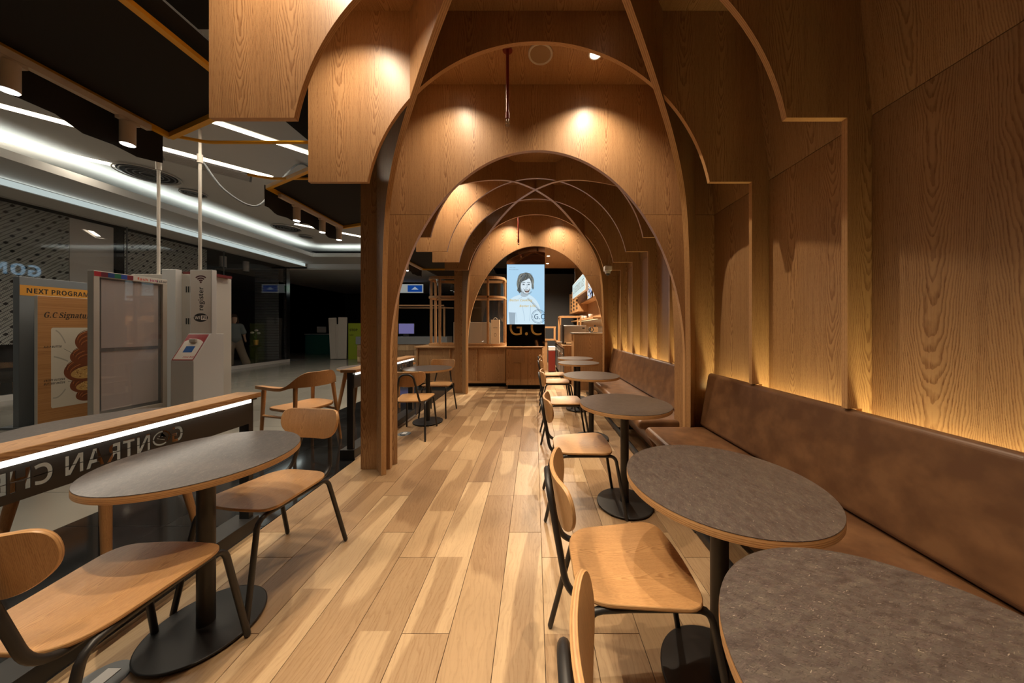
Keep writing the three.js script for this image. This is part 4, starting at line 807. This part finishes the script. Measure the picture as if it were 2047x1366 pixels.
{
  // dark garments, plant stand
  const r = thing('garment_rail', 'dark garment rail with hanging clothes behind the shop glass', 'clothes rail', [-10.2, 0, 9.0], 0);
  mesh('rail', mg([bar([0, 1.55, -0.5], [0, 1.55, 0.5], 0.015, 0.015), bar([0, 0, -0.5], [0, 1.55, -0.5], 0.015, 0.015), bar([0, 0, 0.5], [0, 1.55, 0.5], 0.015, 0.015)]), M.black, r);
  [[-0.3, 0.10, 0.09, 0.07], [-0.1, 0.2, 0.02, 0.02], [0.1, 0.03, 0.03, 0.03], [0.3, 0.16, 0.16, 0.15]].forEach(([z, a, b, c]) => mesh('garment', new RoundedBoxGeometry(0.34, 0.85, 0.09, 3, 0.04).translate(0, 1.1, z), cloth(a, b, c), r));
  const poster = thing('shop_print', 'red and white floral print hanging dimly in the dark shop', 'poster', [-10.6, 1.75, 9.9], PI / 2);
  mesh('print', new THREE.BoxGeometry(0.6, 0.75, 0.02), std({ map: canvasTex(128, 160, (g, w, h) => { g.fillStyle = '#151112'; g.fillRect(0, 0, w, h); for (let i = 0; i < 40; i++) { g.fillStyle = ['#c9c0bd', '#7a1b1b', '#a3918c', '#151112'][i % 4]; g.beginPath(); g.ellipse(rr(10, w - 10), rr(0, h), rr(4, 14), rr(6, 20), rr(0, 3), 0, 7); g.fill(); } }), roughness: 0.8 }), poster);
  const v = thing('plant_stand', 'dark pedestal with a potted white flower beside the shutter', 'plant', [-9.9, 0, 10.75]);
  mesh('pedestal', new THREE.LatheGeometry([[0.16, 0], [0.05, 0.05], [0.04, 0.6], [0.17, 0.66], [0.17, 0.70], [0, 0.70]].map((p) => new THREE.Vector2(...p)), 20), M.black, v);
  mesh('pot', new THREE.CylinderGeometry(0.08, 0.06, 0.18, 18).translate(0, 0.79, 0), M.gold, v);
  mesh('stems', mg([bar([0, 0.86, 0], [0.03, 1.2, 0.02], 0.012, 0.008), bar([0, 0.86, 0], [-0.08, 1.12, 0.05], 0.012, 0.008)]), cloth(0.06, 0.14, 0.04), v);
  for (const [x, y, z] of [[0.03, 1.22, 0.02], [-0.09, 1.14, 0.05], [0.06, 1.12, -0.03]]) mesh('flower', new THREE.SphereGeometry(0.055, 12, 8).scale(1, 0.7, 1).translate(x, y, z), M.white, v);
}
// far end of the mall: dark shops, counter, standees, direction sign
{
  const w = struct('wall_back', null, null, 'dark shops at the far end of the mall'); mesh('far_shop_wall', bx(-12.5, -1.6, 0, 3.6, 20, 20.1), M.dark, w);
  mesh('glass_return', bx(-10.6, -1.6, 2.6, 2.66, 19.9, 19.99), M.greyMetal, w);
  const tc = thing('teal_counter', 'teal reception counter in the dark part of the mall', 'counter', [-10.6, 0, 15.3]); mesh('body', new RoundedBoxGeometry(1.5, 0.98, 0.7, 2, 0.02).translate(0, 0.49, 0), cloth(0.02, 0.17, 0.155), tc); mesh('top', new THREE.BoxGeometry(1.54, 0.03, 0.74).translate(0, 0.995, 0), M.white, tc);
  mesh('monitor', new RoundedBoxGeometry(0.45, 0.3, 0.04, 2, 0.01).translate(-0.1, 1.22, 0.1), M.white, tc);
  const st = thing('white_standee', 'white double-panel display standee in the mall walkway', 'standee', [-8.15, 0, 12.6], 0.2);
  for (const [x, h, a, wd] of [[-0.18, 1.72, 0.07, 0.3], [0.14, 1.74, -0.02, 0.34], [0.0, 1.45, 0.03, 0.2]]) { const p = mesh('panel', new RoundedBoxGeometry(wd, h, 0.05, 2, 0.02).translate(0, h / 2, 0), M.offwhite, st); p.position.set(x, 0.012, x * 0.2); p.rotation.z = a * 0.6; }
  const gs = thing('green_sign', 'lime green lettered sign board beside the white standee', 'sign', [-7.45, 0, 12.6], 0); mesh('board', new RoundedBoxGeometry(0.6, 1.5, 0.04, 2, 0.01).translate(0, 0.75, 0), std({ map: canvasTex(128, 320, (g, W, h) => { g.fillStyle = '#8fa024'; g.fillRect(0, 0, W, h); g.fillStyle = '#2e2a10'; g.font = 'bold 30px sans-serif'; g.fillText('STOP', 12, 70); g.font = '20px sans-serif'; g.fillText('sale', 12, 110); }), roughness: 0.7 }), gs);
  const ds = thing('direction_sign', 'hanging direction sign with green R and blue panel', 'sign', [0, 0, 0]);
  const dt = canvasTex(512, 96, (g, W, h) => { g.fillStyle = '#c9cdc9'; g.fillRect(0, 0, W, h); g.fillStyle = '#1d7a3c'; g.fillRect(170, 14, 90, 68); g.fillStyle = '#fff'; g.font = 'bold 62px sans-serif'; g.fillText('R', 192, 72); g.fillStyle = '#222'; g.font = 'bold 60px sans-serif'; g.fillText('↑', 276, 68); g.fillStyle = '#1c56b8'; g.fillRect(340, 12, 160, 72); g.fillStyle = '#cfe0f7'; g.beginPath(); g.moveTo(380, 60); g.lineTo(420, 28); g.lineTo(460, 60); g.fill(); });
  mesh('sign_face', new THREE.PlaneGeometry(2.3, 0.43).translate(-6.65, 3.26, -14.97), std({ color: 0x000000, emissive: 0xffffff, emissiveMap: dt, emissiveIntensity: 0.5 }), ds); mesh('box', bx(-7.8, -5.5, 3.045, 3.475, 14.975, 15.1), M.white, ds); for (const x of [-7.4, -5.9]) mesh('hanger', bx(x - 0.015, x + 0.015, 3.475, 3.58, 15.02, 15.05), M.greyMetal, ds);
  const bk = thing('kiosk_counter', 'mall kiosk counter with grey band and wood block front', 'counter', [0, 0, 0]); mesh('body', bx(-6.6, -3.3, 0.002, 0.7, 11.3, 12.0), std({ map: oakB, roughness: 0.6 }), bk);
  for (let i = 0; i < 11; i++) for (let j = 0; j < 3; j++) mesh('wood_block', bx(-6.6 + i * 0.3, -6.6 + i * 0.3 + 0.29, 0.05 + j * 0.21, 0.25 + j * 0.21, 11.27 - ((i * 7 + j * 5) % 3) * 0.01, 11.30), M.planks[(i * 3 + j * 5) % 15], bk);
  mesh('band', bx(-6.65, -3.25, 0.70, 0.98, 11.25, 12.0), M.greyMetal, bk);
  const mo = thing('kiosk_monitor', 'purple glowing monitor on the mall kiosk', 'monitor', [-4.9, 0.98, 11.6]); mesh('monitor_body', new RoundedBoxGeometry(0.62, 0.42, 0.04, 2, 0.01).translate(0, 0.3, 0), M.black, mo); mesh('display', new THREE.PlaneGeometry(0.58, 0.38).translate(0, 0.3, 0.0215), glow(0.20, 0.18, 0.42, 0.7), mo); mesh('stand', new THREE.BoxGeometry(0.2, 0.1, 0.1).translate(0, 0.05, 0), M.black, mo);
  const pb = thing('light_canopy_frame', 'thin wooden frame canopy over the mall kiosk', 'frame', [0, 0, 0]); mesh('beam', bx(-6.2, -3.3, 2.10, 2.15, 11.0, 11.05, 0, 'x'), M.oakB, pb); mesh('beam', bx(-6.2, -3.3, 2.10, 2.15, 12.3, 12.35, 0, 'x'), M.oakB, pb); mesh('beam', bx(-6.2, -6.15, 2.10, 2.15, 11.05, 12.3), M.oakB, pb); for (const x of [-6.1, -3.4]) mesh('post', bx(x - 0.03, x + 0.03, 0.98, 2.10, 11.4, 11.46), M.oakB, pb);
  const wr = struct('wall_rear', null, null, 'dark wall behind the camera'); mesh('rear_panel', bx(-12.5, 1.8, 0, 4.3, -3.1, -3.0), M.dark, wr);
}
// black canopies with yellow steel edges, track spots
{
  const Y = 2.70;
  function canopy(pts, label, fascia) {
    const t = thing('black_canopy', label, 'canopy', [0, 0, 0], 0, 'black canopies with yellow steel frames');
    const s = new THREE.Shape(pts.map(([x, d]) => new THREE.Vector2(x, d))), g = new THREE.ExtrudeGeometry(s, { depth: 0.012, bevelEnabled: false }); g.rotateX(-PI / 2); g.translate(0, Y + 0.02, 0);
    mesh('black_board', g, M.blackMatt, t);
    { const ds = pts.map((p) => p[1]); mesh('upper_board', bx(-2.62, -1.61, 3.48, 3.50, Math.min(...ds), Math.max(...ds)), M.blackMatt, t); }
    for (let i = 0; i < pts.length - 1; i++) { const a = pts[i], b = pts[(i + 1) % pts.length], l = Math.hypot(b[0] - a[0], b[1] - a[1]), y = new THREE.BoxGeometry(l, 0.035, 0.03); y.rotateY(Math.atan2(b[1] - a[1], b[0] - a[0])); y.translate((a[0] + b[0]) / 2, Y, -(a[1] + b[1]) / 2); mesh('steel_edge', y, M.yellow, t); }
    for (const [d0, d1] of fascia) {
      const n = 26, pos = [], idx = []; for (let i = 0; i <= n; i++) { const d = mix(d0, d1, i / n), wv = 0.012 * Math.sin(d * 9) + 0.008 * Math.sin(d * 23 + 1); pos.push(-2.675 - wv * 0.3, Y + 0.03, -d, -2.695 + wv, Y - 0.20 + wv + 0.02 * Math.sin(d * 2.1), -d); if (i) { const k = 2 * i; idx.push(k - 2, k, k - 1, k - 1, k, k + 1); } }
      const f = new THREE.BufferGeometry(); f.setAttribute('position', new THREE.Float32BufferAttribute(pos, 3)); f.setAttribute('uv', new THREE.Float32BufferAttribute(pos.flatMap((_, i) => i % 3 ? [] : [0, 0]), 2)); f.setIndex(idx); f.computeVertexNormals(); mesh('fabric_valance', f, M.blackMatt, t);
    }
    return t;
  }
  canopy([[-1.605, -1.0], [-2.65, -1.0], [-2.65, 2.20], [-1.605, 1.80]], 'nearest black canopy filling the top left corner', [[-1, 2.18]]);
  canopy([[-1.605, 2.47], [-2.65, 3.0], [-2.65, 4.19], [-1.605, 3.80]], 'second black canopy seen between the hanging boards', [[3.0, 4.17]]);
  canopy([[-1.605, 4.28], [-2.65, 4.75], [-2.65, 7.2], [-1.605, 7.2]], 'third black canopy above the far rail', [[4.77, 7.2]]);
  const cr = thing('canopy_crossbeam', 'yellow steel crossbeam running along the rail side under the near canopy', 'beam', [0, 0, 0]); mesh('steel_beam', bx(-1.72, -1.685, Y - 0.04, Y - 0.018, -1, 1.86), M.yellow, cr);
  for (const [d, label] of [[2.27, 'thin yellow bar crossing the gap after the nearest canopy'], [2.82, 'thin yellow bar just before the second canopy']]) { const t = thing('yellow_tie_bar', label, 'beam', [0, 0, 0], 0, 'yellow tie bars'); mesh('tie_bar', tube([P(-2.6, Y, d - 0.07), P(-2.45, Y, d), P(-1.62, Y, d)], 0.012, 0.03, 20, 8), M.yellow, t); }
  const track = (d0, d1, spots, label) => {
    const t = thing('spot_track', label, 'track', [0, 0, 0], 0, 'spot tracks on the canopies'); mesh('rail', bx(-2.63, -2.595, Y - 0.055, Y - 0.018, d0, d1), M.offwhite, t);
    spots.forEach(([d, lab]) => {
      const s = thing('track_spot', lab, 'spotlight', [-2.61, Y - 0.056, d], 0, 'white track spots'); mesh('adapter', new THREE.BoxGeometry(0.03, 0.02, 0.10).translate(0, -0.01, 0), M.offwhite, s);
      mesh('can', new THREE.CylinderGeometry(0.034, 0.034, 0.14, 20).translate(0, -0.09, 0), M.offwhite, s); mesh('lit_face', new THREE.CylinderGeometry(0.03, 0.03, 0.004, 20).translate(0, -0.162, 0), M.spotFace, s);
      const l = new THREE.SpotLight(new THREE.Color().setRGB(1, 0.86, 0.66), 5, 0, 0.6, 0.6, 2); l.name = 'track_beam'; l.position.set(-2.61, Y - 0.23, -d); l.target.position.set(-2.5, 0, -d); l.castShadow = true; l.shadow.radius = 1.2; scene.add(l, l.target);
    });
  };
  track(-0.9, 2.05, [[0.6, 'track spot on the near canopy out of view to the left'], [1.50, 'lit track spot at the left picture edge'], [1.94, 'lit track spot on the near canopy above the ad boards']], 'pale spot track along the nearest canopy');
  track(3.1, 4.1, [[3.32, 'first lit track spot under the second canopy'], [3.72, 'second lit track spot under the second canopy'], [4.04, 'third lit track spot under the second canopy']], 'pale spot track along the second canopy');
  track(4.85, 7.0, [[5.3, 'first track spot under the third canopy'], [6.2, 'second track spot under the third canopy']], 'pale spot track along the third canopy');
  // glowing fascia sign of the cafe, facing the mall
  const fs = thing('fascia_sign', 'glowing blue-white fascia sign facing the mall, seen mirrored in the shop glass', 'sign', [0, 0, 0]);
  const gs = []; let s = 0; for (const ch of 'GONTRAN CHERRIER') { const sh = bold.generateShapes(ch, 0.36); let w = 0.2; if (sh.length) { const bb = new THREE.Box2(); sh.forEach((q) => q.getPoints(6).forEach((p) => bb.expandByPoint(p))); w = bb.max.x; sh.forEach((q) => { const g = new THREE.ExtrudeGeometry(q, { depth: 0.03, bevelEnabled: false, curveSegments: 6 }); g.scale(0.82, 1, 1); g.translate(s, 0, 0); gs.push(g); }); w *= 0.82; } s += w + 0.04; }
  const g = mg(gs); g.rotateY(-PI / 2); g.translate(-2.72, 2.98, -9.98); mesh('letters', g, glow(0.45, 0.75, 1, 2.4), fs);
  mesh('backing', bx(-2.70, -2.66, 2.75, 3.6, 5.0, 14.0), M.blackMatt, fs);
}
// ad boards, poster, kiosk
{
  const pg = (w, h, x, y, d, face = 'x') => { const g = new THREE.PlaneGeometry(w, h); if (face === 'x') g.rotateY(PI / 2); g.translate(x, y, -d); return g; };
  // grey stand with the yellow strip
  const n = thing('programme_stand', 'grey metal stand with a yellow strip reading NEXT PROGRAM', 'stand', [0, 0, 0]);
  mesh('frame_board', bx(-6.68, -6.60, 0.0, 1.97, 3.87, 4.85, 0.006), M.greyMetal, n);
  mesh('title_strip', pg(0.78, 0.135, -6.598, 1.795, 4.265), std({ map: canvasTex(1024, 144, (g, w, h) => { g.fillStyle = '#c98a2c'; g.fillRect(0, 0, w, h); g.fillStyle = '#15110c'; g.font = 'bold 96px sans-serif'; g.fillText('NEXT PROGRAM', 60, 108); }), roughness: 0.6 }), n);
  mesh('side_strip', bx(-6.60, -6.585, 0.1, 1.62, 4.0, 4.04), M.white, n);
  mesh('foot', bx(-6.85, -6.47, 0, 0.03, 3.85, 4.87), M.greyMetal, n);
  // croissant poster
  const p = thing('croissant_poster', 'wood-grain poster board with a croissant stack and G.C Signature lettering', 'poster', [0, 0, 0]);
  mesh('poster_board', bx(-6.34, -6.30, 0.02, 1.72, 3.83, 4.38, 0.003), M.offwhite, p);
  mesh('poster_foot', bx(-6.45, -6.20, 0, 0.02, 3.9, 4.3), M.white, p);
  const pt = canvasTex(720, 1376, (g, w, h) => {
    g.fillStyle = '#b07a45'; g.fillRect(0, 0, w, h);
    for (let i = 0; i < 260; i++) { g.strokeStyle = i % 2 ? 'rgba(120,72,34,0.20)' : 'rgba(214,164,110,0.18)'; g.lineWidth = rr(1, 6); const y = rr(0, h); g.beginPath(); g.moveTo(0, y); g.bezierCurveTo(w * 0.3, y + rr(-18, 18), w * 0.6, y + rr(-18, 18), w, y + rr(-10, 10)); g.stroke(); }
    g.fillStyle = '#1c130d'; g.font = 'italic bold 84px serif'; g.fillText('G.C Signature', 56, 225); g.fillText('r', 690, 225);
    g.fillStyle = '#cfc3b0'; g.beginPath(); g.roundRect ? g.roundRect(140, 330, 640, 860, 24) : g.rect(140, 330, 640, 860); g.fill();
    g.strokeStyle = 'rgba(110,104,96,0.4)'; for (const [a, b, c, d] of [[190, 360, 300, 500], [170, 640, 330, 700], [160, 1080, 300, 1000]]) { g.lineWidth = 14; g.beginPath(); g.moveTo(a, b); g.quadraticCurveTo((a + c) / 2, b + 20, c, d); g.stroke(); }
    const piece = (cx, cy, rx, ry, core) => { g.fillStyle = '#7a3d1a'; g.beginPath(); g.ellipse(cx, cy, rx, ry, -0.08, 0, 7); g.fill(); for (let k = 0; k < 7; k++) { g.strokeStyle = k % 2 ? '#c98246' : '#54260f'; g.lineWidth = 5; g.beginPath(); g.ellipse(cx + 10, cy + ry * 0.12 * k - ry * 0.3, rx * (0.94 - k * 0.06), ry * (0.8 - k * 0.08), -0.08, PI, PI * 2); g.stroke(); } if (core) { g.fillStyle = '#c79a58'; g.beginPath(); g.ellipse(cx + 20, cy + ry * 0.25, rx * 0.78, ry * 0.5, -0.08, 0, 7); g.fill(); for (let k = 0; k < 70; k++) { g.fillStyle = k % 2 ? '#8a5a26' : '#e0bd80'; g.beginPath(); g.ellipse(cx + 20 + rr(-0.6, 0.6) * rx, cy + ry * 0.25 + rr(-0.36, 0.36) * ry, rr(4, 12), rr(2, 6), 0, 0, 7); g.fill(); } } };
    piece(600, 1085, 180, 80, false); piece(590, 960, 240, 110, true); piece(560, 800, 280, 140, true); piece(600, 640, 250, 110, false); piece(600, 480, 190, 120, false);
    g.fillStyle = '#1c130d'; g.font = 'italic bold 30px sans-serif'; g.fillText('A.O.P BUTTER', 60, 545); g.fillText('CRISPY OUTSIDE', 60, 900); g.fillText('BUTTERY INSIDE', 60, 936);
    g.strokeStyle = '#1c130d'; g.lineWidth = 3; g.beginPath(); g.moveTo(280, 560); g.lineTo(430, 640); g.stroke(); g.beginPath(); g.moveTo(330, 925); g.lineTo(460, 925); g.stroke();
  });
  mesh('print', pg(0.545, 1.69, -6.2985, 0.87, 4.105), std({ map: pt, roughness: 0.5 }), p);
  // glossy light box board
  const a = thing('ad_light_box', 'white framed blank ad board with a glossy front and coloured top strip', 'ad board', [0, 0, 0]);
  mesh('frame', mg([bx(-5.06, -4.99, 0, 1.96, 3.42, 3.47, 0.004), bx(-5.06, -4.99, 0, 1.96, 4.06, 4.11, 0.004), bx(-5.06, -4.99, 1.89, 1.96, 3.47, 4.06, 0.004), bx(-5.06, -4.99, 0.0, 0.30, 3.47, 4.06, 0.004)]), M.offwhite, a);
  mesh('back_board', bx(-5.05, -5.02, 0.30, 1.89, 3.47, 4.06), M.greyMetal, a);
  const paper = std({ color: new THREE.Color().setRGB(0.52, 0.48, 0.48), roughness: 0.7 });
  mesh('sheet', bx(-5.02, -5.016, 1.07, 1.87, 3.50, 4.03), paper, a); mesh('sheet', bx(-5.02, -5.016, 0.34, 1.03, 3.50, 4.03), paper, a);
  mesh('divider', bx(-5.015, -5.010, 1.03, 1.07, 3.47, 4.06), M.greyMetal, a);
  mesh('cover_pane', bx(-5.004, -4.998, 0.30, 1.89, 3.47, 4.06), M.glass, a);
  mesh('title_strip', pg(0.68, 0.055, -4.9885, 1.925, 3.765), std({ map: canvasTex(512, 48, (g, w, h) => { g.fillStyle = '#d8d0c8'; g.fillRect(0, 0, w, h); ['#b01f2a', '#6a1a2a', '#1d3f7a', '#1a6a4a', '#2a4aa0', '#7a1f2a'].forEach((c, i) => { g.fillStyle = c; g.fillRect(i * 42, 0, 42, h); }); g.font = 'bold 40px sans-serif'; g.fillStyle = '#d0482a'; g.fillText('fash', 280, 38); g.fillStyle = '#b01f5a'; g.fillText('ion', 372, 38); g.fillStyle = '#555'; g.fillText('island', 428, 38); }), roughness: 0.5 }), a);
  // cabinet with vents
  const c = thing('vented_cabinet', 'tall beige cabinet with slotted vents behind the ad board', 'cabinet', [0, 0, 0]);
  mesh('cabinet_body', bx(-5.95, -4.96, 0, 2.10, 4.46, 4.95, 0.006), M.offwhite, c); mesh('side_pillar', bx(-5.40, -5.20, 0, 2.16, 4.38, 4.46, 0.004), M.white, c); mesh('dark_cap', bx(-5.2, -4.9, 2.1, 2.14, 4.47, 4.9), M.red, c);
  for (const y of [1.83, 1.36]) for (let i = 0; i < 5; i++) mesh('vent_slot', bx(-5.14 + i * 0.03, -5.128 + i * 0.03, y, y + 0.09, 4.456, 4.461), M.blackMatt, c);
  // register kiosk
  const k = thing('register_kiosk', 'white WiFi register kiosk with a sloping touch console', 'kiosk', [0, 0, 0]);
  const prof = new THREE.Shape([[4.07, 0], [4.07, 0.86], [4.28, 1.22], [4.30, 1.22], [4.30, 2.13], [4.36, 2.13], [4.36, 1.22], [4.46, 1.22], [4.46, 0]].map((q) => new THREE.Vector2(...q)));
  const kg = new THREE.ExtrudeGeometry(prof, { depth: 0.30, bevelEnabled: true, bevelSize: 0.004, bevelThickness: 0.004, bevelSegments: 2 }); kg.rotateY(PI / 2); kg.translate(-4.89, 0, 0); // shape x becomes -z
  mesh('kiosk_body', kg, M.white, k);
  const tface = canvasTex(192, 640, (g, w, h) => { g.fillStyle = '#c9beb4'; g.fillRect(0, 0, w, h); g.strokeStyle = '#4a1414'; g.lineWidth = 14; for (let i = 0; i < 3; i++) { g.beginPath(); g.arc(96, 120, 22 + i * 22, PI * 1.25, PI * 1.75); g.stroke(); } g.fillStyle = '#4a1414'; g.beginPath(); g.arc(96, 118, 9, 0, 7); g.fill(); g.save(); g.translate(120, 410); g.rotate(-PI / 2); g.fillStyle = '#1a1414'; g.font = 'bold 64px sans-serif'; g.fillText('register', 0, 0); g.restore(); g.fillStyle = '#1a1414'; g.beginPath(); g.ellipse(96, 480, 66, 44, 0, 0, 7); g.fill(); g.fillStyle = '#e6ddd4'; g.font = 'bold 44px sans-serif'; g.fillText('Wi', 38, 496); g.fillRect(98, 458, 54, 46); g.fillStyle = '#1a1414'; g.fillText('Fi', 106, 496); });
  mesh('sign_face', pg(0.29, 0.89, -4.74, 1.675, 4.2945, 'z'), std({ map: tface, roughness: 0.6 }), k);
  const con = canvasTex(256, 320, (g, w, h) => { g.fillStyle = '#8c1a1c'; g.fillRect(0, 0, w, h); g.fillStyle = '#cfc4ba'; g.beginPath(); g.moveTo(10, h - 10); g.lineTo(10, 90); g.quadraticCurveTo(130, 20, 246, 100); g.lineTo(246, h - 10); g.fill(); g.fillStyle = '#1f4f8c'; g.fillRect(70, 150, 110, 76); g.fillStyle = '#22305c'; g.font = 'bold 34px sans-serif'; g.fillText('✈', 20, 296); g.fillStyle = '#a01f1f'; g.font = 'italic bold 30px serif'; g.fillText('Free WiFi', 110, 292); });
  const cp = new THREE.PlaneGeometry(0.29, 0.40); cp.rotateX(-Math.atan2(0.21, 0.36)); cp.translate(-4.74, 1.043, -4.168); mesh('console_face', cp, std({ map: con, roughness: 0.4 }), k);
  mesh('card_reader', new RoundedBoxGeometry(0.09, 0.05, 0.03, 2, 0.006).translate(-4.74, 1.13, -4.20), M.offwhite, k);
  // poles to the ceiling
  const pole = (x, d, y0, label) => { const t = thing('ceiling_pole', label, 'pole', [x, y0, d], 0, 'thin poles from kiosk to ceiling'); mesh('shaft', new THREE.CylinderGeometry(0.018, 0.018, MC - y0, 14).translate(0, (MC - y0) / 2, 0), M.offwhite, t); mesh('clamp', new THREE.CylinderGeometry(0.032, 0.032, 0.12, 14).translate(0, MC - y0 - 0.42, 0), M.offwhite, t); };
  pole(-5.62, 4.52, 2.101, 'left thin pole rising from the vented cabinet to the ceiling'); pole(-4.79, 4.33, 2.131, 'right thin pole rising from the register kiosk to the ceiling');
  tag(mesh('power_cable', new THREE.TubeGeometry(new THREE.CatmullRomCurve3([P(-4.79, 3.72, 4.35), P(-4.6, 3.35, 4.5), P(-4.35, 3.2, 4.7), P(-4.2, 3.75, 5.0), P(-4.0, 4.13, 5.2), P(-3.6, 3.8, 5.4), P(-3.1, 3.5, 5.6)]), 60, 0.014, 8), M.greyMetal), 'drooping cable from the right ceiling pole', 'cable');
}
// wooden furniture on the mall side
{
  const wood = std({ map: seatOak, roughness: 0.42, color: new THREE.Color().setRGB(0.8, 0.72, 0.66) });
  const arm = (pos, turn, label) => {
    const t = thing('wooden_armchair', label, 'armchair', pos, turn, 'wooden armchairs on the mall side');
    mesh('seat', plate(superE(0.25, 0.235, 4), 0.03, (a, b, c) => new THREE.Vector3(a, 0.435 + c - 0.015 * (1 - (a / 0.25) ** 2), b), { n: 60, rings: 6, bevel: 0.006 }), [wood, wood], t);
    for (const s of [-1, 1]) { mesh('leg', bar([s * 0.27, 0, 0.25], [s * 0.255, 0.655, 0.215], 0.014, 0.021), wood, t); mesh('leg', bar([s * 0.25, 0, -0.27], [s * 0.20, 0.70, -0.20], 0.014, 0.021), wood, t); mesh('side_rail', bar([s * 0.262, 0.36, 0.235], [s * 0.225, 0.36, -0.235], 0.014, 0.014), wood, t); }
    // arms and back in one bent band
    const n = 60, pos2 = [], idx = [], path = [];
    for (let i = 0; i <= n; i++) { const u = i / n, th = mix(-0.12, PI + 0.12, u), sx = Math.cos(th), sz = Math.sin(th), back = Math.max(0, sz), x = 0.285 * sx, z = -0.02 - 0.27 * sz + (Math.abs(sx) > 0.97 ? 0.0 : 0); path.push([x, z + 0.0, back]); }
    path.unshift([0.275, 0.27, 0]); path.push([-0.275, 0.27, 0]);
    path.forEach(([x, z, b], i) => { const hgt = 0.016 + 0.062 * smooth(0.45, 0.95, b), yc = 0.668 + 0.085 * smooth(0.3, 0.95, b), wd = mix(0.030, 0.012, smooth(0.3, 0.9, b)), l = Math.hypot(x, z) || 1, nx = x / l, nz = z / l; for (const [o, v] of [[1, 1], [1, -1], [-1, -1], [-1, 1]]) pos2.push(x + nx * wd * o, yc + hgt * v, z + nz * wd * o); if (i) for (let k = 0; k < 4; k++) { const a = (i - 1) * 4 + k, b2 = (i - 1) * 4 + (k + 1) % 4; idx.push(a, b2, a + 4, b2, b2 + 4, a + 4); } });
    const L = path.length; idx.push(0, 2, 1, 0, 3, 2, 4 * L - 4, 4 * L - 3, 4 * L - 2, 4 * L - 4, 4 * L - 2, 4 * L - 1);
    const g0 = new THREE.BufferGeometry(); g0.setAttribute('position', new THREE.Float32BufferAttribute(pos2, 3)); g0.setIndex(idx); const g = g0.toNonIndexed(); g.computeVertexNormals(); metreUV(g); mesh('arm_back_band', g, wood, t);
    return t;
  };
  arm([-2.62, 0, 3.42], -PI / 2 - 0.35, 'wooden armchair with a curved back beyond the rail gap');
  arm([-2.45, 0, 5.2], PI, 'wooden armchair by the outside table behind the portal leg');
  const tb = (pos, label) => {
    const t = thing('outdoor_table', label, 'table', pos, 0, 'round tables with wooden legs on the mall side');
    mesh('table_top', plate((k) => [0.36 * Math.cos(k), 0.36 * Math.sin(k)], 0.028, (a, b, c) => new THREE.Vector3(a, 0.726 + c, -b), { n: 72, rings: 2, bevel: 0.003 }), [M.lam, M.plyThin], t);
    mesh('apron', new THREE.CylinderGeometry(0.24, 0.24, 0.05, 40, 1).translate(0, 0.686, 0), wood, t);
    for (const [sx, sz] of [[1, 1], [1, -1], [-1, 1], [-1, -1]]) mesh('leg', bar([sx * 0.31, 0, sz * 0.21], [sx * 0.20, 0.70, sz * 0.14], 0.018, 0.027, 16), wood, t);
  };
  tb([-2.45, 0, 4.40], 'grey round table beyond the wooden armchair on the mall side');
  tb([-2.56, 0, 1.80], 'grey round table with splayed wooden legs behind the near rail');
}
renderer.render(scene, camera);
